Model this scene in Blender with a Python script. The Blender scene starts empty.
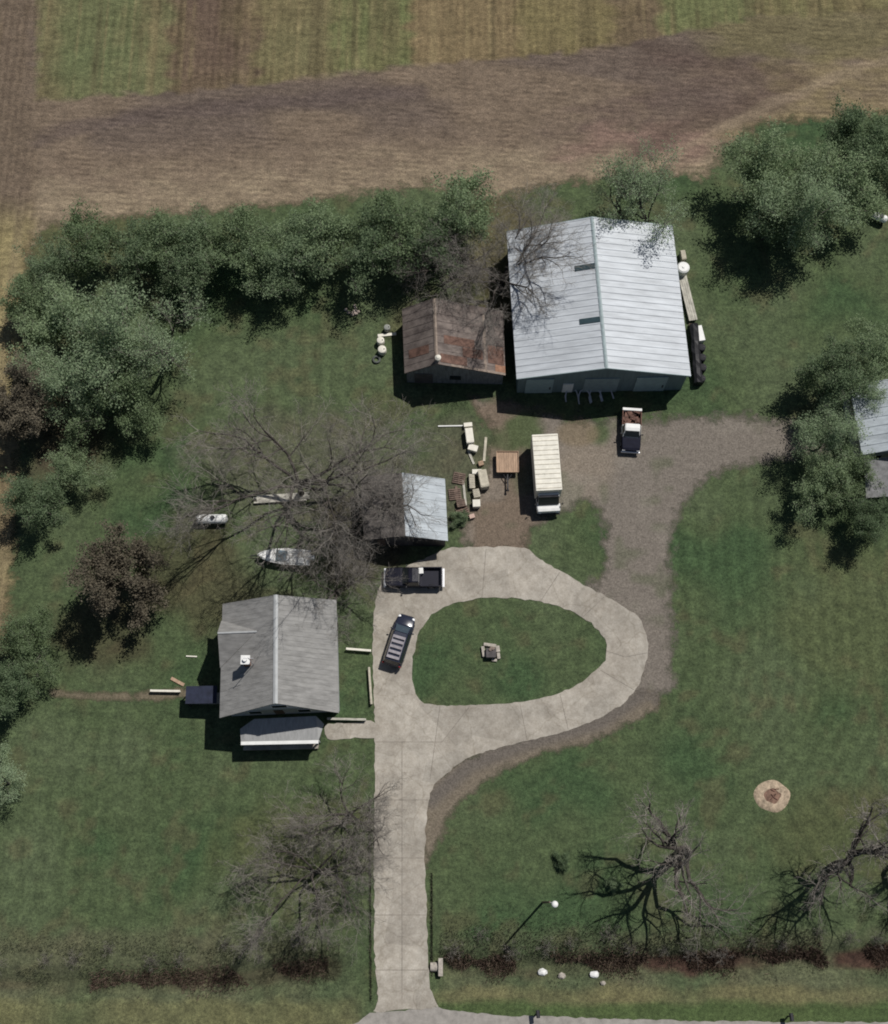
import bpy, bmesh, math, random
import numpy as np
from mathutils import Vector, Matrix
from mathutils.geometry import tessellate_polygon

S = bpy.context.scene
C = S.collection
RNG = np.random.default_rng(7)
R = math.radians
# ------------------------------------------------------------------ camera
W_, H_ = 888, 1024
F = 1300.0
TH = R(17.0)
D = F / 10.3
ct, st = math.cos(TH), math.sin(TH)
CAM = Vector((0, -D * st, D * ct))

def G(px, py, z=0.0):
    """a point at height z on the line of sight through a pixel"""
    dx, dy, dz = (px - 444) / F, -(py - 512) / F, -1.0
    wy, wz = dy * ct - dz * st, dy * st + dz * ct
    t = (z - CAM.z) / wz
    return Vector((CAM.x + dx * t, CAM.y + wy * t, z))

def PX(x, y, z=0.0):
    rx, ry, rz = x - CAM.x, y - CAM.y, z - CAM.z
    cy = ry * ct + rz * st
    cz = -ry * st + rz * ct
    return 444 + F * rx / -cz, 512 - F * cy / -cz

cam = bpy.data.cameras.new('camera')
cam.sensor_fit = 'HORIZONTAL'; cam.sensor_width = 36; cam.lens = 36 * F / W_
cam.clip_start = 1; cam.clip_end = 3000
co = bpy.data.objects.new('camera', cam); C.objects.link(co)
co.location = CAM; co.rotation_euler = (TH, 0, 0)
S.camera = co

# ------------------------------------------------------------------ light
w = bpy.data.worlds.new('World'); S.world = w; w.use_nodes = True
nt = w.node_tree
sky = nt.nodes.new('ShaderNodeTexSky'); sky.sky_type = 'NISHITA'; sky.sun_disc = False
SUN = Vector((0.43, 0.45, 1.0)).normalized()
sky.sun_elevation = math.asin(SUN.z); sky.sun_rotation = math.atan2(SUN.x, SUN.y)
bg = nt.nodes['Background']; bg.inputs['Strength'].default_value = 0.05
nt.links.new(sky.outputs[0], bg.inputs[0])
sl = bpy.data.lights.new('sun', 'SUN'); sl.energy = 4.8; sl.angle = R(0.53); sl.color = (1, 0.965, 0.915)
so = bpy.data.objects.new('sun', sl); C.objects.link(so)
so.rotation_euler = (-SUN).to_track_quat('-Z', 'Y').to_euler()
S.view_settings.view_transform = 'Standard'; S.view_settings.look = 'None'
S.view_settings.exposure = -0.22; S.view_settings.gamma = 1.0
S.cycles.filter_width = 1.9
S.cycles.max_bounces = 6; S.cycles.transparent_max_bounces = 12

# ------------------------------------------------------------------ materials
def srgb(r, g, b):
    f = lambda v: (v / 255 / 12.92) if v / 255 <= 0.04045 else ((v / 255 + 0.055) / 1.055) ** 2.4
    return (f(r), f(g), f(b), 1)

def node(nt, t, **kw):
    n = nt.nodes.new(t)
    for k, v in kw.items():
        if k in n.inputs: n.inputs[k].default_value = v
        else: setattr(n, k, v)
    return n

def mat(name, col, rough=0.8, metal=0.0, noise=0.25, scale=2.0, spec=0.3, scale2=None, col2=None, stretch=(1, 1, 1), bump=0.0):
    m = bpy.data.materials.new(name); m.use_nodes = True
    t = m.node_tree; b = t.nodes['Principled BSDF']
    b.inputs['Roughness'].default_value = rough; b.inputs['Metallic'].default_value = metal
    b.inputs['Specular IOR Level'].default_value = spec
    tc = node(t, 'ShaderNodeTexCoord'); mp = node(t, 'ShaderNodeMapping')
    mp.inputs['Scale'].default_value = stretch
    t.links.new(tc.outputs['Object'], mp.inputs[0])
    n = node(t, 'ShaderNodeTexNoise', Scale=scale, Detail=6.0, Roughness=0.65)
    t.links.new(mp.outputs[0], n.inputs['Vector'])
    r = node(t, 'ShaderNodeValToRGB')
    c = col if len(col) == 4 else (*col, 1)
    c2 = col2 or tuple(max(0, v * (1 - noise * 1.6)) for v in c[:3]) + (1,)
    c3 = c if col2 else tuple(min(1, v * (1 + noise * 0.5)) for v in c[:3]) + (1,)
    r.color_ramp.elements[0].position = 0.3; r.color_ramp.elements[1].position = 0.68
    r.color_ramp.elements[0].color = c2; r.color_ramp.elements[1].color = c3
    t.links.new(n.outputs[0], r.inputs[0]); t.links.new(r.outputs[0], b.inputs['Base Color'])
    if bump:
        bp = node(t, 'ShaderNodeBump', Strength=bump, Distance=0.05)
        t.links.new(n.outputs[0], bp.inputs['Height']); t.links.new(bp.outputs[0], b.inputs['Normal'])
    return m

def sheet_mat(name, layers, rough=0.95, alpha=None, bump=0.3, bump_scale=6.0):
    """base albedo from the mesh's 'col' attribute, broken up by noise layers (scale, lo, hi, stretch)"""
    m = bpy.data.materials.new(name); m.use_nodes = True
    t = m.node_tree; b = t.nodes['Principled BSDF']
    b.inputs['Roughness'].default_value = rough; b.inputs['Specular IOR Level'].default_value = 0.1
    at = node(t, 'ShaderNodeAttribute', attribute_name='col')
    tc = node(t, 'ShaderNodeTexCoord')
    cur = at.outputs['Color']
    for sc, lo, hi, stretch, rz, tint in layers:
        mp = node(t, 'ShaderNodeMapping'); mp.inputs['Scale'].default_value = stretch; mp.inputs['Rotation'].default_value = (0, 0, rz)
        t.links.new(tc.outputs['Object'], mp.inputs[0])
        n = node(t, 'ShaderNodeTexNoise', Scale=sc, Detail=5.0, Roughness=0.6)
        t.links.new(mp.outputs[0], n.inputs['Vector'])
        r = node(t, 'ShaderNodeValToRGB')
        r.color_ramp.elements[0].position = 0.32; r.color_ramp.elements[1].position = 0.68
        r.color_ramp.elements[0].color = (lo, lo, lo, 1)
        r.color_ramp.elements[1].color = (hi * tint[0], hi * tint[1], hi * tint[2], 1)
        t.links.new(n.outputs[0], r.inputs[0])
        mx = node(t, 'ShaderNodeMix', data_type='RGBA', blend_type='MULTIPLY')
        mx.inputs[0].default_value = 1
        t.links.new(cur, mx.inputs[6]); t.links.new(r.outputs[0], mx.inputs[7]); cur = mx.outputs[2]
    t.links.new(cur, b.inputs['Base Color'])
    if bump:
        n = node(t, 'ShaderNodeTexNoise', Scale=bump_scale, Detail=6.0, Roughness=0.7)
        t.links.new(tc.outputs['Object'], n.inputs['Vector'])
        bp = node(t, 'ShaderNodeBump', Strength=bump, Distance=0.15)
        t.links.new(n.outputs[0], bp.inputs['Height']); t.links.new(bp.outputs[0], b.inputs['Normal'])
    if alpha:
        am = node(t, 'ShaderNodeAttribute', attribute_name='m')
        n = node(t, 'ShaderNodeTexNoise', Scale=alpha[0], Detail=7.0, Roughness=0.7)
        t.links.new(tc.outputs['Object'], n.inputs['Vector'])
        a1 = node(t, 'ShaderNodeMath', operation='MULTIPLY_ADD'); a1.inputs[1].default_value = alpha[1]; a1.inputs[2].default_value = -alpha[1] * 0.5
        t.links.new(n.outputs[0], a1.inputs[0])
        a2 = node(t, 'ShaderNodeMath', operation='ADD')
        t.links.new(a1.outputs[0], a2.inputs[0]); t.links.new(am.outputs['Fac'], a2.inputs[1])
        mr = node(t, 'ShaderNodeMapRange'); mr.inputs['From Min'].default_value = 0.5 - alpha[2]; mr.inputs['From Max'].default_value = 0.5 + alpha[2]
        t.links.new(a2.outputs[0], mr.inputs[0]); t.links.new(mr.outputs[0], b.inputs['Alpha'])
    return m

def leaf_mat(name, ca, cb, trans=0.3):
    m = bpy.data.materials.new(name); m.use_nodes = True
    t = m.node_tree; t.nodes.remove(t.nodes['Principled BSDF'])
    out = t.nodes['Material Output']
    tc = node(t, 'ShaderNodeTexCoord')
    n = node(t, 'ShaderNodeTexNoise', Scale=0.9, Detail=3.0)
    t.links.new(tc.outputs['Object'], n.inputs['Vector'])
    oi = node(t, 'ShaderNodeObjectInfo')
    ad = node(t, 'ShaderNodeMath', operation='MULTIPLY_ADD'); ad.inputs[1].default_value = 0.3; 
    t.links.new(oi.outputs['Random'], ad.inputs[0]); t.links.new(n.outputs[0], ad.inputs[2])
    r = node(t, 'ShaderNodeValToRGB')
    r.color_ramp.elements[0].position = 0.4; r.color_ramp.elements[1].position = 0.85
    r.color_ramp.elements[0].color = (*ca, 1); r.color_ramp.elements[1].color = (*cb, 1)
    t.links.new(ad.outputs[0], r.inputs[0])
    d = node(t, 'ShaderNodeBsdfDiffuse'); tr = node(t, 'ShaderNodeBsdfTranslucent')
    t.links.new(r.outputs[0], d.inputs[0]); t.links.new(r.outputs[0], tr.inputs[0])
    mx = node(t, 'ShaderNodeMixShader'); mx.inputs[0].default_value = trans
    t.links.new(d.outputs[0], mx.inputs[1]); t.links.new(tr.outputs[0], mx.inputs[2])
    t.links.new(mx.outputs[0], out.inputs[0])
    return m

M = {}
M['barn_roof'] = mat('galvanised_roof', (0.50, 0.53, 0.56), rough=0.5, metal=0.0, noise=0.17, scale=1.2, stretch=(0.10, 1.5, 1))
M['barn_wall'] = mat('teal_grey_siding', (0.15, 0.20, 0.21), noise=0.15, scale=1.5, stretch=(2, 2, .3))
M['barn_door'] = mat('pale_teal_door', (0.27, 0.35, 0.36), noise=0.12)
M['cap'] = mat('ridge_flashing', (0.26, 0.32, 0.33), rough=0.5, noise=0.15)
M['skylight'] = mat('dark_skylight', (0.035, 0.06, 0.07), rough=0.35, noise=0.2)
M['rust_roof'] = mat('rusty_roof', (0.205, 0.17, 0.15), rough=0.85, scale=0.75, stretch=(0.9, 1.5, 1), col2=(0.07, 0.055, 0.05, 1))
M['rust_edge'] = mat('bare_rusty_trim', (0.27, 0.215, 0.175), scale=1.5, noise=0.3)
M['shed_wall'] = mat('weathered_boards', (0.19, 0.20, 0.21), scale=2, noise=0.3, stretch=(3, 3, .4))
M['gar_roof'] = mat('bright_metal_roof', (0.40, 0.44, 0.47), rough=0.5, noise=0.2, scale=1.3, stretch=(0.4, 1.5, 1))
M['gar_wall'] = mat('dark_board_wall', (0.10, 0.09, 0.09), noise=0.3)
M['house_roof'] = mat('grey_roof', (0.255, 0.25, 0.24), rough=0.75, noise=0.22, scale=1.1, stretch=(0.7, 2.5, 1), bump=0.2)
M['house_cap'] = mat('pale_ridge', (0.42, 0.43, 0.43), noise=0.1)
M['house_wall'] = mat('white_clapboard', (0.50, 0.51, 0.52), noise=0.1, stretch=(1, 1, 6))
M['white'] = mat('white_paint', (0.72, 0.72, 0.70), rough=0.5, noise=0.08)
M['offwhite'] = mat('cream_paint', (0.72, 0.69, 0.60), rough=0.6, noise=0.12)
M['cream'] = mat('aged_cream', (0.48, 0.44, 0.35), rough=0.7, noise=0.25)
M['glass'] = mat('dark_glass', (0.02, 0.025, 0.03), rough=0.12, noise=0.1, spec=0.5)
M['blackpaint'] = mat('black_car_paint', (0.012, 0.012, 0.02), rough=0.25, noise=0.1, spec=0.5)
M['navypaint'] = mat('dark_blue_car_paint', (0.02, 0.024, 0.042), rough=0.22, noise=0.1, spec=0.6)
M['tyre'] = mat('black_rubber', (0.018, 0.018, 0.018), rough=0.9, noise=0.2)
M['rim'] = mat('grey_rim', (0.35, 0.35, 0.36), rough=0.35, metal=0.7, noise=0.1)
M['chrome'] = mat('bright_metal', (0.75, 0.76, 0.78), rough=0.3, metal=0.3, noise=0.05)
M['lamp'] = mat('clear_lens', (0.80, 0.81, 0.82), rough=0.2, noise=0.05)
M['red'] = mat('red_lens', (0.25, 0.01, 0.01), rough=0.3, noise=0.05)
M['rust'] = mat('rust_brown', (0.16, 0.085, 0.065), noise=0.5, scale=2.5)
M['tan'] = mat('tan_boards', (0.42, 0.29, 0.20), noise=0.25, scale=2, stretch=(4, .6, 1))
M['paleboard'] = mat('pale_boards', (0.46, 0.44, 0.38), noise=0.3, scale=1.6, stretch=(1, 3, 1))
M['brownboard'] = mat('brown_boards', (0.17, 0.12, 0.095), noise=0.4, scale=2.5)
M['dark'] = mat('dark_steel', (0.03, 0.03, 0.035), noise=0.3, rough=0.6)
M['tarp'] = mat('black_tarp', (0.015, 0.015, 0.018), noise=0.3, rough=0.55)
M['greysteel'] = mat('grey_pipe', (0.5, 0.5, 0.53), noise=0.15, rough=0.5)
M['bark'] = mat('grey_bark', (0.065, 0.055, 0.048), noise=0.3, scale=3, bump=0.3)
M['twig'] = mat('grey_brown_twigs', (0.27, 0.245, 0.215), noise=0.25, scale=1.0)
M['twig_red'] = mat('reddish_twigs', (0.23, 0.18, 0.15), noise=0.3, scale=1.0)
M['leaf'] = leaf_mat('grey_green_leaves', (0.15, 0.205, 0.105), (0.315, 0.40, 0.235), .5)
M['leaf_pale'] = leaf_mat('pale_green_leaves', (0.205, 0.275, 0.155), (0.37, 0.46, 0.295), .5)
M['leaf_dark'] = leaf_mat('dark_green_leaves', (0.115, 0.165, 0.088), (0.26, 0.335, 0.20), .5)
M['leaf_brown'] = leaf_mat('brown_leaves', (0.10, 0.088, 0.065), (0.20, 0.175, 0.13))
M['stone'] = mat('pale_stone', (0.42, 0.38, 0.33), noise=0.3, scale=3)
M['ash'] = mat('reddish_ash', (0.20, 0.12, 0.085), noise=0.4, scale=3)
M['sand'] = mat('tan_sand', (0.42, 0.33, 0.235), noise=0.4, scale=3.5, bump=0.3)
M['brick'] = mat('red_brick', (0.20, 0.10, 0.07), noise=0.3, scale=4)
M['blueroof'] = mat('dark_blue_roofing', (0.022, 0.027, 0.05), noise=0.25)
M['drygrass'] = leaf_mat('dry_red_grass', (0.10, 0.065, 0.055), (0.22, 0.17, 0.13), 0.15)
M['greengrass'] = leaf_mat('long_green_grass', (0.09, 0.105, 0.065), (0.19, 0.185, 0.13), 0.2)

# ------------------------------------------------------------------ object helpers
def tag(o, label=None, cat=None, group=None, kind=None):
    if label: o['label'] = label
    if cat: o['category'] = cat
    if group: o['group'] = group
    if kind: o['kind'] = kind
    return o

def thing(name, label, cat, loc=(0, 0, 0), rz=0.0, group=None):
    o = bpy.data.objects.new(name, None); C.objects.link(o)
    o.empty_display_size = 0.3
    o.location = loc; o.rotation_euler = (0, 0, rz)
    return tag(o, label, cat, group)

def link(name, me, parent=None):
    o = bpy.data.objects.new(name, me); C.objects.link(o)
    if parent is not None: o.parent = parent
    return o

class MB:
    def __init__(s): s.bm = bmesh.new()
    def box(s, c, d, rz=0.0, bev=0.0, rx=0.0, ry=0.0):
        r = bmesh.ops.create_cube(s.bm, size=1.0)
        vs = r['verts']
        bmesh.ops.scale(s.bm, vec=d, verts=vs)
        if bev:
            es = list({e for v in vs for e in v.link_edges})
            q = bmesh.ops.bevel(s.bm, geom=es, offset=bev, segments=2, affect='EDGES', profile=0.6)
            vs = list({v for f in q['faces'] for v in f.verts} | {v for v in vs if v.is_valid})
        m = Matrix.Translation(c) @ Matrix.Rotation(rz, 4, 'Z') @ Matrix.Rotation(ry, 4, 'Y') @ Matrix.Rotation(rx, 4, 'X')
        bmesh.ops.transform(s.bm, matrix=m, verts=vs)
        return s
    def bar(s, a, b, r, n=6):
        a, b = Vector(a), Vector(b); d = b - a
        q = d.to_track_quat('Z', 'Y').to_matrix().to_4x4()
        m = Matrix.Translation((a + b) / 2) @ q
        bmesh.ops.create_cone(s.bm, cap_ends=True, segments=n, radius1=r, radius2=r, depth=d.length, matrix=m)
        return s
    def cyl(s, c, r, h, n=16, axis='Z', r2=None):
        m = Matrix.Translation(c)
        if axis == 'X': m = m @ Matrix.Rotation(R(90), 4, 'Y')
        if axis == 'Y': m = m @ Matrix.Rotation(R(90), 4, 'X')
        bmesh.ops.create_cone(s.bm, cap_ends=True, segments=n, radius1=r, radius2=r if r2 is None else r2, depth=h, matrix=m)
        return s
    def sph(s, c, r, sc=(1, 1, 1), n=12):
        m = Matrix.Translation(c) @ Matrix.Diagonal((*sc, 1))
        bmesh.ops.create_uvsphere(s.bm, u_segments=n, v_segments=n // 2 + 2, radius=r, matrix=m)
        return s
    def face(s, pts):
        s.bm.faces.new([s.bm.verts.new(p) for p in pts]); return s
    def solid(s, pts, t):
        """a polygon thickened straight down by t"""
        top = [s.bm.verts.new(p) for p in pts]
        bot = [s.bm.verts.new(Vector(p) - Vector((0, 0, t))) for p in pts]
        s.bm.faces.new(top); s.bm.faces.new(bot[::-1])
        n = len(pts)
        for i in range(n):
            s.bm.faces.new((top[i], bot[i], bot[(i + 1) % n], top[(i + 1) % n]))
        return s
    def ring(s, c, Rr, r, n=20, k=6, axis='Z'):
        vs = []
        for i in range(n):
            a = 2 * math.pi * i / n
            row = []
            for j in range(k):
                b = 2 * math.pi * j / k
                q = (Rr + r * math.cos(b))
                p = Vector((q * math.cos(a), q * math.sin(a), r * math.sin(b)))
                if axis == 'Y': p = Vector((p.x, p.z, p.y))
                if axis == 'X': p = Vector((p.z, p.x, p.y))
                row.append(s.bm.verts.new(Vector(c) + p))
            vs.append(row)
        for i in range(n):
            for j in range(k):
                s.bm.faces.new((vs[i][j], vs[(i + 1) % n][j], vs[(i + 1) % n][(j + 1) % k], vs[i][(j + 1) % k]))
        return s
    def loft(s, rings):
        vr = [[s.bm.verts.new(p) for p in r] for r in rings]
        n = len(vr[0])
        for a, b in zip(vr, vr[1:]):
            for j in range(n):
                s.bm.faces.new((a[j], a[(j + 1) % n], b[(j + 1) % n], b[j]))
        s.bm.faces.new(vr[0][::-1]); s.bm.faces.new(vr[-1])
        return s
    def build(s, name, m, parent=None, smooth=False):
        bmesh.ops.recalc_face_normals(s.bm, faces=s.bm.faces)
        me = bpy.data.meshes.new(name); s.bm.to_mesh(me); s.bm.free()
        me.materials.append(m)
        if smooth:
            for p in me.polygons: p.use_smooth = True
        return link(name, me, parent)

def copy_tree(o, parent=None):
    c = o.copy(); C.objects.link(c)
    if parent is not None: c.parent = parent
    for ch in list(o.children): copy_tree(ch, c)
    return c

def np_mesh(name, V, Fq, m, cols=None, mask=None, smooth=False):
    V = np.asarray(V, np.float32); Fq = np.asarray(Fq, np.int32)
    me = bpy.data.meshes.new(name)
    k = Fq.shape[1]
    me.vertices.add(len(V)); me.vertices.foreach_set('co', V.ravel())
    me.loops.add(Fq.size); me.loops.foreach_set('vertex_index', Fq.ravel())
    me.polygons.add(len(Fq))
    me.polygons.foreach_set('loop_start', np.arange(0, Fq.size, k, dtype=np.int32))
    me.update(calc_edges=True); me.validate()
    if cols is not None:
        a = me.attributes.new('col', 'FLOAT_COLOR', 'POINT')
        c4 = np.ones((len(V), 4), np.float32); c4[:, :cols.shape[1]] = cols
        a.data.foreach_set('color', c4.ravel())
    if mask is not None:
        a = me.attributes.new('m', 'FLOAT', 'POINT'); a.data.foreach_set('value', np.asarray(mask, np.float32))
    me.materials.append(m)
    if smooth: me.polygons.foreach_set('use_smooth', np.ones(len(Fq), bool))
    return me

# ------------------------------------------------------------------ numpy masks
def vnoise(x, y, sc, seed):
    r = np.random.default_rng(seed); T = r.random((256, 256))
    c_, s_ = math.cos(.6 + seed * .83), math.sin(.6 + seed * .83)
    x, y = (x * c_ - y * s_) / sc + 1000.0, (x * s_ + y * c_) / sc + 1000.0
    i, j = np.floor(x).astype(int), np.floor(y).astype(int)
    fx, fy = x - i, y - j
    fx, fy = fx * fx * (3 - 2 * fx), fy * fy * (3 - 2 * fy)
    g = lambda a, b: T[a % 256, b % 256]
    return (g(i, j) * (1 - fx) + g(i + 1, j) * fx) * (1 - fy) + (g(i, j + 1) * (1 - fx) + g(i + 1, j + 1) * fx) * fy

def sd_poly(x, y, poly):
    P = np.asarray(poly, float); n = len(P)
    d = np.full(x.shape, 1e9); ins = np.zeros(x.shape, bool)
    for i in range(n):
        ax, ay = P[i]; bx, by = P[(i + 1) % n]
        ex, ey = bx - ax, by - ay
        t = np.clip(((x - ax) * ex + (y - ay) * ey) / (ex * ex + ey * ey + 1e-9), 0, 1)
        d = np.minimum(d, np.hypot(x - ax - t * ex, y - ay - t * ey))
        c = ((ay > y) != (by > y)) & (x < (bx - ax) * (y - ay) / ((by - ay) if abs(by - ay) > 1e-9 else 1e-9) + ax)
        ins ^= c
    return np.where(ins, d, -d)

def sd_line(x, y, pts):
    d = np.full(x.shape, 1e9)
    for (ax, ay), (bx, by) in zip(pts, pts[1:]):
        ex, ey = bx - ax, by - ay
        t = np.clip(((x - ax) * ex + (y - ay) * ey) / (ex * ex + ey * ey + 1e-9), 0, 1)
        d = np.minimum(d, np.hypot(x - ax - t * ex, y - ay - t * ey))
    return d

def smooth(a, lo, hi):
    t = np.clip((a - lo) / (hi - lo), 0, 1); return t * t * (3 - 2 * t)

def L3(r, g, b): return np.array(srgb(r, g, b)[:3])

def blend(col, c, m): return col * (1 - m[..., None]) + np.asarray(c) * m[..., None]

def wob(x, y, amp, seed):
    return amp * ((vnoise(x, y, 3.0, seed) - .5) * 1.4 + (vnoise(x, y, 0.9, seed + 1) - .5))

def grid(xs, ys):
    X, Y = np.meshgrid(xs, ys)
    ny, nx = X.shape
    idx = np.arange(nx * ny).reshape(ny, nx)
    Fq = np.stack([idx[:-1, :-1], idx[:-1, 1:], idx[1:, 1:], idx[1:, :-1]], -1).reshape(-1, 4)
    return X, Y, Fq

def sheet(name, poly, z, soft, colfn, m, step=0.3, extra=0):
    wp = [G(*p) for p in poly]
    x0, x1 = min(p.x for p in wp) - 2 - extra, max(p.x for p in wp) + 2 + extra
    y0, y1 = min(p.y for p in wp) - 2 - extra, max(p.y for p in wp) + 2 + extra
    X, Y, Fq = grid(np.arange(x0, x1 + step, step), np.arange(y0, y1 + step, step))
    px, py = PX(X, Y)
    sd = sd_poly(px, py, poly)
    mk = np.clip(0.5 + sd / (2 * soft), 0, 1)
    keep = (mk.ravel()[Fq].max(1) > 0.12)
    Fq = Fq[keep]
    used = np.unique(Fq); mp = np.full(X.size, -1); mp[used] = np.arange(len(used)); Fq = mp[Fq]
    V = np.stack([X, Y, np.full(X.shape, z)], -1).reshape(-1, 3)[used]
    cols = colfn(X, Y, px, py); cols = cols.reshape(-1, cols.shape[-1])[used]
    return link(name, np_mesh(name, V, Fq, m, cols, mk.ravel()[used]))

# ------------------------------------------------------------------ ground
GRASS = L3(75, 88, 64)
DITCH_R = [(440, 968), (520, 967), (640, 964), (760, 961), (888, 956), (1100, 950)]
DITCH_L = [(-200, 990), (0, 986), (120, 984), (220, 979), (330, 968)]
def ground_z(x, y):
    px, py = PX(x, y)
    d = np.minimum(sd_line(px, py, DITCH_R), sd_line(px, py, DITCH_L)) / 10.7
    return -0.75 * np.exp(-(d / 1.15) ** 2)

def ground_cols(X, Y, px, py):
    col = np.ones(X.shape + (3,)) * GRASS
    n1 = vnoise(X, Y, 9, 1); n2 = vnoise(X, Y, 4, 2); n3 = vnoise(X, Y, 1.5, 3)
    col = blend(col, L3(84, 95, 73), smooth(n1 * .6 + n2 * .4, .45, .8) * .8)
    col = blend(col, L3(59, 81, 57), smooth(1 - n1 * .5 - n2 * .5, .5, .8) * .7)
    col = blend(col, L3(88, 84, 66), smooth(vnoise(X, Y, 2.2, 51) * .6 + vnoise(X, Y, 0.8, 52) * .4, .58, .8) * .45)
    def wear_shade(cx, cy, rx, ry, c, s, seed):
        d = np.hypot((px - cx) / rx, (py - cy) / ry) + (n2 - .5) * .5 + (n3 - .5) * .35
        return blend(col, c, (1 - smooth(d, .55, 1.1)) * s)
    br, gy, ol = L3(92, 82, 66), L3(90, 87, 78), L3(84, 84, 60)
    col = wear_shade(310, 460, 130, 70, gy, .55, 1)
    col = wear_shade(200, 580, 90, 60, L3(80, 72, 58), .6, 2)  # bare trees' shadow behind the house, painted as a brown tint
    col = wear_shade(370, 540, 60, 60, L3(80, 74, 66), .8, 2)
    col = wear_shade(450, 470, 50, 70, gy, .6, 3)
    col = wear_shade(455, 320, 70, 30, br, .5, 3)
    col = wear_shade(850, 830, 120, 60, ol, .45, 4)
    col = wear_shade(850, 620, 90, 90, L3(88, 92, 66), .4, 4)
    col = wear_shade(300, 860, 90, 70, ol, .5, 5)
    col = wear_shade(80, 240, 90, 40, L3(88, 84, 62), .5, 5)
    col = wear_shade(520, 260, 70, 70, br, .7, 5)
    col = wear_shade(60, 420, 60, 80, L3(76, 62, 56), .7, 5)  # shade beside the left grove, put into the ground colour as dark reddish brown
    col = wear_shade(105, 640, 60, 50, L3(72, 64, 52), .6, 5)  # painted darkening for the shadow cast by the brown budding tree
    dm = sd_poly(px, py, [(660, 470), (672, 660), (640, 715), (560, 745), (470, 790), (430, 860), (300, 860), (300, 400), (660, 400)])
    st_ = np.sin(dm * 2 * np.pi / 15.0 + (n1 - .5) * 2)
    col = col * (1 + .085 * st_ * smooth(px, 640, 690) * (1 - smooth(py, 760, 830)) * smooth(py, 460, 500))[..., None]
    st2 = np.sin(px * 2 * np.pi / 17.0 + (n1 - .5) * 2)
    col = col * (1 + .07 * st2 * (1 - smooth(px, 330, 400)) * (1 - smooth(py, 430, 470)))[..., None]
    st3 = np.sin((px + .12 * py) * 2 * np.pi / 19.0 + (n1 - .5) * 2.5)
    col = col * (1 + .07 * st3 * (1 - smooth(px, 350, 372)) * smooth(py, 700, 730) * (1 - smooth(py, 900, 930)))[..., None]
    # rough ground in front of the ditch and the verge
    band = smooth(py + (n3 - .5) * 14, 924, 942) * (1 - smooth(px, 380, 430) * (1 - smooth(px, 430, 450)))
    lr = smooth(px, 425, 445) + (1 - smooth(px, 340, 372))
    col = blend(col, L3(92, 92, 76), np.clip(band * lr, 0, 1) * (.25 + .6 * n2))
    d = np.minimum(sd_line(px, py, DITCH_R), sd_line(px, py, DITCH_L)) + (n3 - .5) * 10
    col = blend(col, L3(70, 55, 50), (1 - smooth(d + (n2 - .5) * 9, 3, 11)) * (.25 + .75 * smooth(vnoise(X, Y, 5, 41), .3, .6)) * (.4 + .6 * smooth(px, 470, 500)))
    v = smooth(py + (n3 - .5) * 10, 982, 992) * smooth(px, 425, 445)
    col = blend(col, L3(112, 108, 80), v * (.3 + .5 * n2))
    g = smooth(py + (n3 - .5) * 8, 998, 1006) * smooth(px, 425, 445)
    col = blend(col, L3(66, 86, 54), g * .8)
    v2 = smooth(py + (n3 - .5) * 10, 996, 1006) * (1 - smooth(px, 340, 370))
    col = blend(col, L3(104, 104, 76), v2 * (.3 + .6 * n2))
    return col

def axis_coords(lo, hi, step, far):
    a = np.arange(lo, hi + step, step)
    out = np.array([2, 5, 10, 20, 40, 80, 160, far])
    return np.concatenate([(lo - out)[::-1], a, a[-1] + out])
X, Y, Fq = grid(axis_coords(-54, 54, 0.35, 600), axis_coords(-62, 70, 0.35, 600))
px, py = PX(X, Y)
V = np.stack([X, Y, ground_z(X, Y)], -1).reshape(-1, 3)
M['ground'] = sheet_mat('lawn', [
    (0.9, 0.72, 1.18, (1, 1, 1), 0, (1, 1, .95)),
    (3.5, 0.66, 1.28, (1, 1, 1), 0, (1.02, 1, .95)), (14.0, 0.62, 1.34, (1, 1, 1), 0, (1, 1, 1)),
    (1.3, 0.86, 1.12, (1, 1, 1), R(4), (1, 1, .95))], bump=0.5, bump_scale=5)
g = link('ground', np_mesh('ground', V, Fq, M['ground'], ground_cols(X, Y, px, py).reshape(-1, 3), smooth=True))
tag(g, kind='structure')

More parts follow.
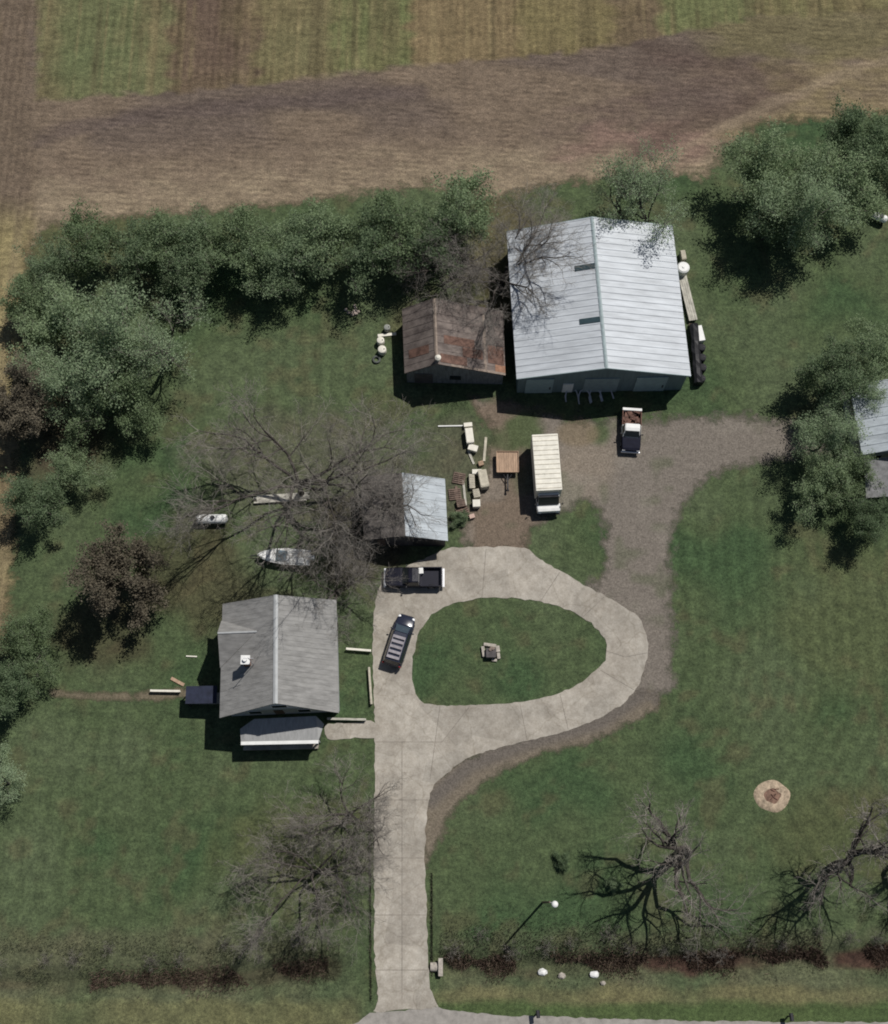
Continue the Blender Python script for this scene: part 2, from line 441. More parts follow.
# ------------------------------------------------------------------ ploughed field
FIELD = [(-300, -200), (1200, -200), (1200, 70), (930, 88), (888, 112), (830, 118), (760, 122), (728, 145), (706, 176), (660, 172),
         (600, 178), (560, 182), (520, 192), (490, 196), (430, 186), (360, 192), (300, 202), (230, 208), (150, 214), (70, 222), (44, 226), (30, 246), (22, 330),
         (16, 450), (12, 560), (4, 640), (-30, 680), (-300, 690)]
CROP = [(-300, -200), (1200, -200), (1200, -10), (888, 10), (760, 18), (690, 30), (640, 42), (520, 58), (410, 66), (270, 82), (170, 92), (90, 96), (34, 100), (34, -100)]
def field_cols(X, Y, px, py):
    n1 = vnoise(X, Y * 2.5, 9, 11); n2 = vnoise(X, Y * 3, 3, 12); n3 = vnoise(X, Y * 2, 1.2, 13)
    u = py + 0.07 * (px - 300)          # rows climb slightly to the right
    col = np.ones(X.shape + (3,)) * L3(112, 99, 86)
    col = blend(col, L3(98, 87, 79), smooth(n1, .35, .7) * (1 - smooth(u, 120, 160)))
    col = blend(col, L3(142, 129, 109), smooth(u + (n2 - .5) * 30, 140, 195) * .75 * (.5 + .5 * n3))
    # darker turned soil / pale traffic patches
    dk = sd_poly(px, py, [(540, 140), (640, 70), (700, 60), (790, 80), (770, 110), (680, 122), (650, 150)])
    col = blend(col, L3(94, 81, 75), smooth(dk + (n2 - .5) * 34, -18, 24) * .6 * (.5 + n3))
    pt = sd_poly(px, py, [(545, 160), (600, 125), (680, 128), (720, 130), (700, 165), (670, 172), (620, 150), (570, 170)])
    col = blend(col, L3(122, 102, 93), smooth(pt + (n2 - .5) * 16, -6, 10) * .8)
    rt = sd_poly(px, py, [(740, 60), (1200, 30), (1200, 140), (720, 140), (790, 100)])
    col = blend(col, L3(124, 112, 86), smooth(rt + (n2 - .5) * 30, -12, 16) * (.4 + .5 * n3))
    rg = sd_poly(px, py, [(690, 20), (1200, -40), (1200, 40), (720, 62)])
    col = blend(col, L3(104, 98, 72), smooth(rg + (n2 - .5) * 20, -12, 16) * .8)
    tr = sd_line(px, py, [(612, -10), (625, 30), (660, 55), (720, 64), (780, 72), (800, 82), (770, 100), (700, 118), (640, 150)]) + (n2 - .5) * 7
    col = blend(col, L3(80, 67, 62), (1 - smooth(tr, 2, 18)) * .5)
    t2 = sd_line(px, py, [(888, 60), (830, 78), (770, 104), (700, 140), (640, 172)]) + (n2 - .5) * 6
    col = blend(col, L3(136, 122, 104), (1 - smooth(t2, 2, 8)) * .5)
    t3 = sd_line(px, py, [(0, 150), (120, 118), (260, 104), (420, 92)]) + (n2 - .5) * 8
    col = blend(col, L3(84, 74, 72), (1 - smooth(t3, 2, 12)) * .55)
    # crop strips at the top
    crop = smooth(sd_poly(px, py, CROP) + (n3 - .5) * 7, -3, 3)
    def lines(u, v, sc, seed):
        q = np.random.default_rng(seed).random(4096); k = u / sc + 2000; i = np.floor(k).astype(int); ff = k - i; ff = ff * ff * (3 - 2 * ff)
        return (q[i % 4096] * (1 - ff) + q[(i + 1) % 4096] * ff) * .7 + .3 * vnoise(u, v, 3 * sc, seed + 1)
    nb = lines(X, Y, 0.9, 17); nb2 = lines(X, Y, 0.5, 18)
    cc = np.ones(X.shape + (3,)) * L3(110, 98, 74)
    xs = px + (n2 - .5) * 16
    def strip(a, b, c, s):
        return blend(cc, c, smooth(xs, a - 9, a + 9) * (1 - smooth(xs, b - 9, b + 9)) * s * (.55 + .6 * vnoise(X, Y, 4, int(a) + 3)))
    cc = strip(30, 172, L3(98, 102, 74), .7); cc = strip(60, 150, L3(86, 99, 68), .5)
    cc = strip(172, 258, L3(94, 80, 70), .9)
    cc = strip(258, 330, L3(104, 101, 74), .8); cc = strip(330, 412, L3(96, 105, 70), .8)
    cc = strip(412, 520, L3(118, 104, 80), .9); cc = strip(520, 612, L3(112, 104, 74), .85)
    cc = strip(612, 660, L3(92, 80, 68), .9); cc = strip(660, 760, L3(98, 105, 72), .8); cc = strip(760, 1300, L3(104, 102, 72), .8)
    cc = blend(cc, L3(84, 76, 58), smooth(nb, .5, .85) * .55); cc = blend(cc, L3(134, 122, 92), smooth(nb2, .55, .9) * .4)
    col = blend(col, cc, crop)
    # strip running down the left edge
    lf = smooth(36 - px + (n3 - .5) * 14, -8, 10)
    lc = np.ones(X.shape + (3,)) * L3(102, 90, 78)
    lc = blend(lc, L3(136, 126, 92), smooth(py, 190, 240) * (.45 + .55 * nb2))
    lc = blend(lc, L3(92, 74, 68), smooth(py, 380, 440) * .4 * n1)
    lc = blend(lc, L3(90, 78, 62), smooth(nb, .5, .8) * .45)
    return np.concatenate([blend(col, lc, lf), np.maximum(crop, lf)[..., None]], -1)
M['field'] = sheet_mat('ploughed_soil', [
    (0.7, 0.82, 1.18, (.5, 1.0, 1), R(3.5), (1, 1, 1)),
    (2.2, 0.74, 1.26, (.6, 1, 1), R(3.5), (1, .99, .96)),
    (7.0, 0.62, 1.36, (1, 1, 1), 0, (1, 1, 1))], alpha=(.8, 1.5, 0.2), bump=0.6, bump_scale=4)
def add_rows(m):
    t = m.node_tree; b = t.nodes['Principled BSDF']
    cur = b.inputs['Base Color'].links[0].from_socket
    tc = node(t, 'ShaderNodeTexCoord'); at = node(t, 'ShaderNodeAttribute', attribute_name='col')
    outs = []
    for axis, per, rz, dist in (('Y', .62, R(3.6), 5.0), ('X', .80, R(0.6), 4.0)):
        mp = node(t, 'ShaderNodeMapping'); mp.inputs['Rotation'].default_value = (0, 0, rz)
        t.links.new(tc.outputs['Object'], mp.inputs[0])
        wv = node(t, 'ShaderNodeTexWave', wave_type='BANDS', bands_direction=axis, Scale=2 * math.pi / per / 20, Distortion=dist, Detail=4.0)
        wv.inputs['Detail Scale'].default_value = 1.6; wv.inputs['Detail Roughness'].default_value = .65
        t.links.new(mp.outputs[0], wv.inputs['Vector']); outs.append(wv.outputs['Fac'])
    mx = node(t, 'ShaderNodeMix', data_type='FLOAT')
    t.links.new(at.outputs['Alpha'], mx.inputs[0]); t.links.new(outs[0], mx.inputs[2]); t.links.new(outs[1], mx.inputs[3])
    r_ = node(t, 'ShaderNodeValToRGB'); r_.color_ramp.elements[0].position = .1; r_.color_ramp.elements[1].position = .9
    r_.color_ramp.elements[0].color = (.78, .77, .77, 1); r_.color_ramp.elements[1].color = (1.12, 1.115, 1.10, 1)
    t.links.new(mx.outputs[0], r_.inputs[0])
    mm = node(t, 'ShaderNodeMix', data_type='RGBA', blend_type='MULTIPLY'); mm.inputs[0].default_value = 1
    nz = node(t, 'ShaderNodeTexNoise', Scale=.35, Detail=5.0, Roughness=.7); t.links.new(tc.outputs['Object'], nz.inputs['Vector'])
    rg = node(t, 'ShaderNodeMapRange'); rg.inputs['From Min'].default_value = .40; rg.inputs['From Max'].default_value = .66
    t.links.new(nz.outputs[0], rg.inputs[0]); t.links.new(rg.outputs[0], mm.inputs[0])
    t.links.new(cur, mm.inputs[6]); t.links.new(r_.outputs[0], mm.inputs[7]); t.links.new(mm.outputs[2], b.inputs['Base Color'])
add_rows(M['field'])
f = sheet('field', FIELD, 0.004, 14, field_cols, M['field'], 0.25)
tag(f, kind='structure')

# ------------------------------------------------------------------ gravel, dirt, concrete, road
GRAVEL = [(470, 400), (500, 398), (560, 418), (600, 424), (625, 420), (690, 419), (745, 417), (800, 424), (835, 432), (830, 452), (780, 458), (730, 466), (700, 482), (682, 504),
          (672, 530), (668, 562), (672, 600), (670, 650), (672, 690), (655, 700), (640, 690), (640, 640), (620, 610), (585, 590), (606, 570), (606, 520), (588, 498), (556, 512), (528, 528), (524, 552),
          (486, 552), (462, 540), (474, 500), (488, 470), (494, 430)]
def gravel_cols(X, Y, px, py):
    n1 = vnoise(X, Y, 4, 21); n2 = vnoise(X, Y, 1.3, 22)
    col = np.ones(X.shape + (3,)) * L3(116, 109, 101)
    col = blend(col, L3(112, 99, 86), (1 - smooth(px + (n1 - .5) * 30, 520, 560)) * .9)
    lt = np.hypot((px - 585) / 36, (py - 470) / 42) + (n1 - .5) * .5
    col = blend(col, L3(128, 118, 106), (1 - smooth(lt, .4, 1.1)) * .8)
    col = blend(col, L3(84, 90, 68), smooth(n2 * .6 + n1 * .4, .6, .85) * .55)
    col = blend(col, L3(128, 121, 112), smooth(vnoise(X, Y, 2.4, 77), .6, .9) * .5)
    grn = np.maximum(1 - smooth(np.hypot((px - 525) / 22, (py - 432) / 26) + (n2 - .5) * .6, .5, 1.1), 1 - smooth(np.hypot((px - 600) / 16, (py - 432) / 16) + (n2 - .5) * .6, .5, 1.1))
    grn = np.maximum(grn, .8 * (1 - smooth(np.hypot((px - 500) / 30, (py - 440) / 14) + (n2 - .5) * .6, .5, 1.1)))
    col = blend(col, L3(74, 86, 58), grn * .9)
    pl = np.hypot((px - 578) / 24, (py - 432) / 16) + (n2 - .5) * .3
    col = blend(col, L3(118, 106, 88), (1 - smooth(pl, .7, 1.1)) * .8)
    return col
M['gravel'] = sheet_mat('gravel', [(2.0, .82, 1.14, (1, 1, 1), 0, (1, 1, 1)), (6.0, .68, 1.26, (1, 1, 1), 0, (1, 1, 1))], alpha=(.7, 1.6, 0.22), bump=.4, bump_scale=9)
tag(sheet('gravel_drive', GRAVEL, 0.012, 13, gravel_cols, M['gravel'], 0.25), kind='structure')

SHOULDER = [(422, 812), (430, 784), (458, 762), (500, 742), (560, 728), (610, 708), (634, 685), (645, 655), (664, 680), (658, 706), (630, 724), (585, 742), (545, 752), (505, 768), (478, 786), (452, 808), (440, 838), (428, 860), (424, 870), (420, 830)]
def shoulder_cols(X, Y, px, py):
    n1 = vnoise(X, Y, 3, 31)
    col = np.ones(X.shape + (3,)) * L3(114, 105, 92)
    d = sd_line(px, py, [(430, 800), (470, 765), (520, 745), (600, 722), (640, 695)])
    return blend(col, L3(100, 94, 88), (1 - smooth(d, 2, 14)) * .9)
tag(sheet('dirt_shoulder', SHOULDER, 0.008, 9, shoulder_cols, M['gravel'], 0.25), kind='structure')

PATHP = [(50, 690), (90, 693), (130, 694), (165, 690), (190, 688), (190, 696), (160, 700), (120, 700), (80, 698), (50, 696)]
tag(sheet('dirt_path', PATHP, 0.008, 5, lambda X, Y, px, py: np.ones(X.shape + (3,)) * L3(108, 100, 84), M['gravel'], 0.25), kind='structure')

DRIVE = [(360, 1040), (374, 1012), (378, 1000), (375, 960), (374, 900), (374, 820), (375, 740), (374, 690), (373, 640), (376, 600), (386, 578), (430, 556), (452, 548), (490, 547), (524, 548),
         (540, 559), (576, 580), (612, 600), (637, 616), (646, 635), (648, 654), (638, 685), (619, 706), (590, 722), (558, 733), (518, 743), (479, 754), (461, 762), (443, 777), (432, 790), (427, 810),
         (425, 860), (427, 920), (429, 975), (434, 1000), (450, 1012), (520, 1017), (690, 1023), (980, 1026), (980, 1060), (360, 1060)]
HOLE = [(412, 669), (414, 652), (420, 631), (432, 615), (454, 604), (482, 598), (511, 598), (540, 602), (565, 609), (587, 620), (601, 634), (607, 645), (605, 660), (592, 674), (573, 687), (547, 697),
        (515, 703), (475, 705.5), (443, 705.5), (425, 703), (416, 694)]
def dense(poly, z, step=0.4, jit=0.085, seed=1, sm=2):
    P = [G(*p, 0) for p in poly]
    n = len(P); out = []
    for i in range(n):
        p0, p1, p2, p3 = P[i - 1], P[i], P[(i + 1) % n], P[(i + 2) % n]
        k = max(1, int((p2 - p1).length / step))
        for j in range(k):
            t = j / k
            q = 0.5 * ((2 * p1) + (p2 - p0) * t + (2 * p0 - 5 * p1 + 4 * p2 - p3) * t * t + (3 * p1 - p0 - 3 * p2 + p3) * t ** 3)
            if (p2 - p1).length > 9 or (p1 - p0).length > 12: q = p1.lerp(p2, t)
            out.append(q)
    rr = random.Random(seed)
    return [Vector((q.x + rr.uniform(-jit, jit), q.y + rr.uniform(-jit, jit), z)) for q in out]
def slab(name, loops, z, m, skirt=0.15, colfn=None):
    allp = [p for l in loops for p in l]
    tris = tessellate_polygon(loops)
    V = [tuple(p) for p in allp]; Fc = [tuple(t) for t in tris]
    bm = bmesh.new(); vs = [bm.verts.new(v) for v in V]
    for t in Fc:
        try: bm.faces.new([vs[i] for i in t])
        except ValueError: pass
    o0 = 0
    for l in loops:
        n = len(l)
        lo = [bm.verts.new((p.x, p.y, z - skirt)) for p in l]
        for i in range(n):
            bm.faces.new((vs[o0 + i], vs[o0 + (i + 1) % n], lo[(i + 1) % n], lo[i]))
        o0 += n
    bmesh.ops.recalc_face_normals(bm, faces=bm.faces)
    me = bpy.data.meshes.new(name); bm.to_mesh(me); bm.free(); me.materials.append(m)
    return tag(link(name, me), kind='structure')
def concrete_mat():
    m = mat('old_concrete', (0.385, 0.36, 0.315), rough=0.9, noise=0.14, scale=0.5)
    t = m.node_tree; b = t.nodes['Principled BSDF']
    src = b.inputs['Base Color'].links[0].from_socket
    tc = t.nodes['Texture Coordinate']
    cur = src
    for sc, lo, hi, p0, p1 in ((0.28, .84, 1.08, .35, .65), (1.6, .86, 1.08, .35, .65), (7, .84, 1.12, .3, .7)):
        n = node(t, 'ShaderNodeTexNoise', Scale=sc, Detail=6.0, Roughness=0.65)
        t.links.new(tc.outputs['Object'], n.inputs['Vector'])
        r = node(t, 'ShaderNodeValToRGB'); r.color_ramp.elements[0].position = p0; r.color_ramp.elements[1].position = p1
        r.color_ramp.elements[0].color = (lo, lo * .98, lo * .96, 1); r.color_ramp.elements[1].color = (hi, hi, hi, 1)
        t.links.new(n.outputs[0], r.inputs[0])
        mx = node(t, 'ShaderNodeMix', data_type='RGBA', blend_type='MULTIPLY'); mx.inputs[0].default_value = 1
        t.links.new(cur, mx.inputs[6]); t.links.new(r.outputs[0], mx.inputs[7]); cur = mx.outputs[2]
    vc = node(t, 'ShaderNodeTexVoronoi', Scale=0.24)
    t.links.new(tc.outputs['Object'], vc.inputs['Vector'])
    sp_ = node(t, 'ShaderNodeSeparateColor'); t.links.new(vc.outputs['Color'], sp_.inputs[0])
    mr = node(t, 'ShaderNodeMapRange'); mr.inputs['To Min'].default_value = .88; mr.inputs['To Max'].default_value = 1.06
    t.links.new(sp_.outputs[0], mr.inputs[0])
    mx = node(t, 'ShaderNodeMix', data_type='RGBA', blend_type='MULTIPLY'); mx.inputs[0].default_value = 1
    t.links.new(cur, mx.inputs[6]); t.links.new(mr.outputs[0], mx.inputs[7]); cur = mx.outputs[2]
    # cracks
    v = node(t, 'ShaderNodeTexVoronoi', feature='DISTANCE_TO_EDGE', Scale=0.22)
    nn = node(t, 'ShaderNodeTexNoise', Scale=0.8, Detail=5.0)
    t.links.new(tc.outputs['Object'], nn.inputs['Vector'])
    mm = node(t, 'ShaderNodeMix', data_type='RGBA', blend_type='LINEAR_LIGHT'); mm.inputs[0].default_value = 0.6
    t.links.new(tc.outputs['Object'], mm.inputs[6]); t.links.new(nn.outputs['Color'], mm.inputs[7])
    t.links.new(mm.outputs[2], v.inputs['Vector'])
    r = node(t, 'ShaderNodeValToRGB'); r.color_ramp.elements[0].position = 0.004; r.color_ramp.elements[1].position = 0.016
    r.color_ramp.elements[0].color = (.86, .85, .83, 1); r.color_ramp.elements[1].color = (1, 1, 1, 1)
    t.links.new(v.outputs[0], r.inputs[0])
    mx = node(t, 'ShaderNodeMix', data_type='RGBA', blend_type='MULTIPLY'); mx.inputs[0].default_value = 1
    t.links.new(cur, mx.inputs[6]); t.links.new(r.outputs[0], mx.inputs[7]); cur = mx.outputs[2]
    t.links.new(cur, b.inputs['Base Color'])
    return m
M['concrete'] = concrete_mat()
# the driveway ends at the road's edge line; the road is its own sheet
cut = DRIVE.index((450, 1012))
drive_poly = DRIVE[1:cut] + [(438, 1007), (400, 1010)]
dl = dense(drive_poly, 0.04); hl = dense(HOLE, 0.04, seed=5)
drv = slab('driveway', [dl, hl[::-1]], 0.04, M['concrete'])
jm = MB()
def strip_px(mb, pts, wd, z):
    P = [G(*p, 0) for p in pts]
    for a, b in zip(P, P[1:]):
        d = (b - a); d.z = 0; n = Vector((-d.y, d.x, 0)).normalized() * wd / 2
        mb.face([Vector((q.x, q.y, z)) for q in (a - n, b - n, b + n, a + n)])
for pts in ([(606, 651), (625, 657), (647, 653)], [(560, 694), (568, 729)], [(520, 704), (527, 740)], [(600, 670), (634, 690)], [(582, 618), (604, 597)], [(540, 602), (560, 572)],
            [(482, 598), (486, 549)], [(376, 742), (442, 742), (470, 706)], [(375, 800), (428, 800)], [(375, 858), (425, 858)], [(375, 915), (426, 915)], [(376, 970), (428, 970)], [(402, 742), (402, 1000)], [(440, 706), (430, 780)]):
    strip_px(jm, pts, 0.05, 0.044)
M['joint'] = mat('joint_dirt', (0.22, 0.195, 0.165), noise=0.3)
jm.build('joint', M['joint'], drv)
M['asphalt'] = mat('worn_road', (0.30, 0.28, 0.255), rough=0.95, noise=0.2, scale=1.5)
ROAD = [(-400, 1034), (300, 1030), (352, 1026), (366, 1014), (400, 1010.5), (438, 1007.5), (450, 1010), (520, 1016), (690, 1021), (1300, 1026), (1300, 1110), (-400, 1110)]
slab('road', [dense(ROAD, 0.02, seed=8)], 0.02, M['asphalt'], skirt=0.1)
slab('walkway', [dense([(326, 725), (350, 723), (374.5, 722), (374.5, 738), (350, 738), (328, 739)], 0.05, seed=3)], 0.05, M['concrete'])

# ------------------------------------------------------------------ buildings
class Gable:
    """a gabled building over four eave corners seen in the photo: FL, FR, BR, BL"""
    def __init__(s, name, label, fl, fr, br, bl, eave, ridge, rf=0.5, ov=0.35, rk=0.0, ovf=None):
        s.rk, s.ovf = rk, ovf if ovf is not None else ov
        s.c = [G(*p, eave) for p in (fl, fr, br, bl)]
        cen = sum(s.c, Vector()) / 4; cen.z = 0
        s.o = cen; s.eave, s.ridge, s.rf, s.ov = eave, ridge, rf, ov
        s.W = ((s.c[1] - s.c[0]).length + (s.c[2] - s.c[3]).length) / 2
        s.L = ((s.c[3] - s.c[0]).length + (s.c[2] - s.c[1]).length) / 2
        s.root = thing(name, label, 'building', cen)
    def P(s, u, v, z):
        a, b, c, d = s.c
        p = (a * (1 - u) + b * u) * (1 - v) + (d * (1 - u) + c * u) * v
        return Vector((p.x - s.o.x, p.y - s.o.y, z))
    def PR(s, u, v, z):
        k = max(0.0, 1 - (s.rf - u) / s.rf if u < s.rf else 1 - (u - s.rf) / (1 - s.rf)) * s.rk
        return s.P(u, v * (1 - k) + k, z)
    def zr(s, u):
        return s.eave + (s.ridge - s.eave) * (u / s.rf if u < s.rf else (1 - u) / (1 - s.rf))
    def walls(s, m):
        ou, ovv = s.ov / s.W, s.ov / s.L
        mb = MB(); t = 0.12
        for v in (s.ovf / s.L, 1 - ovv):
            mb.face([s.P(ou, v, 0), s.P(1 - ou, v, 0), s.P(1 - ou, v, s.zr(1 - ou) - t), s.P(s.rf, v, s.ridge - t), s.P(ou, v, s.zr(ou) - t)])
        for u in (ou, 1 - ou):
            mb.face([s.P(u, s.ovf / s.L, 0), s.P(u, 1 - ovv, 0), s.P(u, 1 - ovv, s.zr(u) - t), s.P(u, s.ovf / s.L, s.zr(u) - t)])
        return mb.build('wall', m, s.root)
    def roof(s, m, rib=0.9, rib_h=0.05, rib_w=0.09, t=0.1):
        mb = MB()
        for ua, ub in ((0, s.rf), (s.rf, 1)):
            mb.solid([s.PR(ua, 0, s.zr(ua)), s.PR(ub, 0, s.zr(ub)), s.PR(ub, 1, s.zr(ub)), s.PR(ua, 1, s.zr(ua))], t)
            if rib:
                n = int(s.L / rib)
                for i in range(n + 1):
                    v0 = min(max(i / n - rib_w / 2 / s.L, 0), 1 - rib_w / s.L); v1 = v0 + rib_w / s.L
                    mb.solid([s.PR(ua, v0, s.zr(ua) + rib_h), s.PR(ub, v0, s.zr(ub) + rib_h), s.PR(ub, v1, s.zr(ub) + rib_h), s.PR(ua, v1, s.zr(ua) + rib_h)], rib_h + 0.02)
        return mb.build('roof', m, s.root)
    def cap(s, roof, m, wd=0.28):
        mb = MB(); h = wd / s.W
        for ua, ub in ((s.rf - h, s.rf), (s.rf, s.rf + h)):
            mb.solid([s.PR(ua, -.002, s.zr(ua) + .07), s.PR(ub, -.002, s.zr(ub) + .07), s.PR(ub, 1.002, s.zr(ub) + .07), s.PR(ua, 1.002, s.zr(ua) + .07)], 0.06)
        return mb.build('ridge_cap', m, roof)
    def slope_patch(s, u0, u1, v0, v1, up, t=0.06):
        return [s.P(u0, v0, s.zr(u0) + up), s.P(u1, v0, s.zr(u1) + up), s.P(u1, v1, s.zr(u1) + up), s.P(u0, v1, s.zr(u0) + up)]
    def front(s, u0, u1, z0, z1, m, name, proud=0.05, parent=None):
        v = s.ovf / s.L - proud / s.L
        mb = MB(); d = (s.P(0, 1, 0) - s.P(0, 0, 0)).normalized() * (proud + .01)
        a = [s.P(u0, v, z0), s.P(u1, v, z0), s.P(u1, v, z1), s.P(u0, v, z1)]
        b = [p + d for p in a]
        mb.face(a)
        for i in range(4): mb.face([a[i], a[(i + 1) % 4], b[(i + 1) % 4], b[i]])
        return mb.build(name, m, parent or s.root)

# metal barn
B = Gable('metal_barn', 'large metal barn with a silver ribbed roof and teal grey walls', (516.6, 379), (691, 376), (672.5, 226), (506.5, 232), 4.1, 6.4, ov=0.25)
B.walls(M['barn_wall'])
rf = B.roof(M['barn_roof'], rib=0.66, rib_h=0.045, rib_w=0.1)
B.cap(rf, M['cap'], 0.16)
for v0, v1 in ((0.655, 0.69), (0.30, 0.335)):
    MB().solid(B.slope_patch(0.375, 0.488, v0, v1, 0.075), 0.05).build('skylight', M['skylight'], rf)
mb = MB(); mb.solid(B.slope_patch(.04, .06, .0, .004, .1), .1)
for u0, u1 in ((0.70, 0.88), (0.06, 0.22)):
    d = B.front(u0, u1, 0.05, 3.5, M['barn_door'], 'sliding_door', 0.10)
    B.front(u1 - .02, u1 - .012, 1.0, 1.5, M['dark'], 'handle', 0.15, d)
B.front(0.40, 0.60, 0.05, 3.4, M['cap'], 'main_door', 0.10)
B.front(0.28, 0.34, 0.05, 2.1, M['white'], 'side_door', 0.08)
for v in (-.003, 1.001):
    mb = MB()
    for ua, ub in ((0, .5), (.5, 1)):
        mb.solid([B.P(ua, v, B.zr(ua) + .06), B.P(ub, v, B.zr(ub) + .06), B.P(ub, v + .003, B.zr(ub) + .06), B.P(ua, v + .003, B.zr(ua) + .06)], .2)
    mb.build('gable_trim', M['barn_door'], rf)

# rusty shed
E = Gable('rusty_shed', 'weathered shed with a rusty brown roof left of the metal barn', (404.5, 373.5), (505.5, 375.5), (503, 311), (402, 309), 2.7, 5.2, rf=0.32, ov=0.2)
E.walls(M['shed_wall'])
rf = E.roof(M['rust_roof'], rib=0.75, rib_h=0.035, rib_w=0.08)
E.cap(rf, M['rust_edge'], 0.16)
MB().solid(E.slope_patch(0.79, 0.815, 0.0, 0.9, .06), .04).build('batten', M['rust_edge'], rf)
MB().solid(E.slope_patch(0.46, 1.0, 0.0, 0.035, .05), .04).build('rusty_eave_sheet', M['rust_edge'], rf)
MB().solid(E.slope_patch(0.9, 1.0, 0.035, 0.14, .045), .04).build('rusty_patch', mat('orange_rust', (0.30, 0.16, 0.10), noise=.3), rf)
red = mat('red_rust', (0.155, 0.088, 0.066), noise=.45, scale=1.2)
for u0, u1, v0, v1 in ((.36, .62, .04, .17), (.58, .78, .18, .32), (.40, .70, .33, .46), (.83, .99, .15, .42), (.05, .25, .2, .33)):
    MB().solid(E.slope_patch(u0, u1, v0, v1, .04), .03).build('rusty_panel', red, rf)
p = E.P(0.335, 0.06, 5.25)
mb = MB(); mb.cyl(p + Vector((0, 0, .2)), 0.17, 0.6, 10); mb.cyl(p + Vector((0, 0, .62)), 0.30, 0.16, 12, r2=0.12); mb.build('vent_pipe', M['offwhite'], rf)
E.front(0.10, 0.28, 0.05, 2.3, M['gar_wall'], 'door', 0.06)
E.front(0.45, 0.56, 1.0, 1.9, M['glass'], 'window', 0.05)

# garage
K = Gable('garage', 'small garage with one bright metal roof slope beside the bare tree', (364, 540), (448, 541), (445, 479), (360, 477), 2.6, 4.2, ov=0.25)
K.walls(M['gar_wall'])
mb = MB(); mb.solid([K.P(.5, 0, 4.2), K.P(1, 0, 2.6), K.P(1, 1, 2.6), K.P(.5, 1, 4.2)], .1)
n = 8
for i in range(n + 1):
    v0 = min(i / n, 1 - .012); mb.solid([K.P(.5, v0, 4.24), K.P(1, v0, 2.64), K.P(1, v0 + .012, 2.64), K.P(.5, v0 + .012, 4.24)], .05)
mb.build('metal_roof', M['gar_roof'], K.root)
MB().solid([K.P(0, 0, 2.6), K.P(.5, 0, 4.2), K.P(.5, 1, 4.2), K.P(0, 1, 2.6)], .1).build('shingle_roof', mat('brown_grey_shingles', (0.14, 0.125, 0.115), noise=.35, scale=1.5), K.root)
K.front(0.58, 0.92, 0.03, 2.2, M['dark'], 'garage_door', 0.06)
K.front(0.15, 0.25, 0.03, 2.0, M['brownboard'], 'side_door', 0.06)

# house
Hh = Gable('farmhouse', 'grey roofed farmhouse with white chimney and front porch beside the driveway', (219.5, 718), (339, 713), (336.5, 600), (222.5, 604), 4.9, 7.7, ov=0.3, rk=0.065, ovf=0.85)
Hh.walls(M['house_wall'])
rf = Hh.roof(M['house_roof'], rib=0.46, rib_h=0.018, rib_w=0.05, t=0.14)
Hh.cap(rf, M['house_cap'], 0.2)
# cross gable on the left slope
va, vb, vr = 0.43, 0.85, 0.71
zc = Hh.zr(0.33)
mb = MB()
ridge_o, ridge_i = Hh.P(-.005, vr, zc), Hh.P(0.33, vr, zc)
for ve in (va, vb):
    eo = Hh.P(-.005, ve, Hh.zr(0) + .03)
    pts = [eo, ridge_o, ridge_i] if ve == va else [ridge_o, eo, ridge_i]
    mb.solid([p + Vector((0, 0, .05)) for p in pts], .08)
mb.build('dormer_roof', M['house_roof'], rf)
mb = MB(); mb.face([Hh.P(.02, va + .03, 4.8), Hh.P(.02, vb - .03, 4.8), Hh.P(.02, vr, zc - .1)]); mb.build('dormer_wall', M['house_wall'], rf)
q0, q1 = ridge_o + Vector((0, 0, .09)), ridge_i + Vector((0, 0, .09))
MB().solid([q0 + Vector((0, -.14, -.05)), q1 + Vector((0, -.14, -.05)), q1, q0], .05).build('ridge_cap', M['house_cap'], rf)
# chimney
cb = Hh.P(0.25, 0.44, 0)
zc0 = Hh.zr(0.25)
ch = MB().box((cb.x, cb.y, zc0 + .55), (0.6, 0.6, 1.9), bev=.02).build('chimney', M['brick'], rf)
mb = MB(); mb.box((cb.x, cb.y, zc0 + 1.58), (0.82, 0.82, 0.16), bev=.03); mb.cyl((cb.x, cb.y, zc0 + 1.78), .2, .3, 10); mb.build('chimney_cap', M['white'], ch)
mb = MB(); mb.bar((cb.x + .55, cb.y - .2, zc0), (cb.x + .55, cb.y - .2, zc0 + 3.6), .03)
mb.bar((cb.x + .1, cb.y - .2, zc0 + 3.4), (cb.x + 1.0, cb.y - .2, zc0 + 3.4), .02); mb.build('aerial_mast', M['greysteel'], rf)
# porch
def HP(px, py, z): 
    v = G(px, py, z) - Hh.o; return v
zt, ze = 3.3, 2.7
bl_, br_, fl_, fr_ = HP(254, 719, zt), HP(316, 716, zt), HP(241, 742, ze), HP(318.5, 740.5, ze)
bl2, br2 = HP(240, 729, ze), HP(324, 724, ze)
mb = MB(); mb.solid([fl_, fr_, br_, bl_], .1); mb.solid([bl2, fl_, bl_], .1); mb.solid([fr_, br2, br_], .1)
pr = mb.build('porch_roof', mat('porch_roofing', (0.33, 0.33, 0.325), noise=.15, stretch=(3, .6, 1)), Hh.root)
mb = MB(); q = fr_ - fl_; mb.box((fl_ + fr_) / 2 + Vector((0, -.12, -.05)), (q.length, .3, .16), rz=math.atan2(q.y, q.x)); mb.build('gutter', M['white'], pr)
pf = HP(243, 750, 0.4); pfr = HP(318, 748.5, 0.4); pb = HP(246, 729, .4); pbr = HP(322, 726, .4)
MB().solid([pf, pfr, pbr, pb], .4).build('porch_floor', M['concrete'], Hh.root)
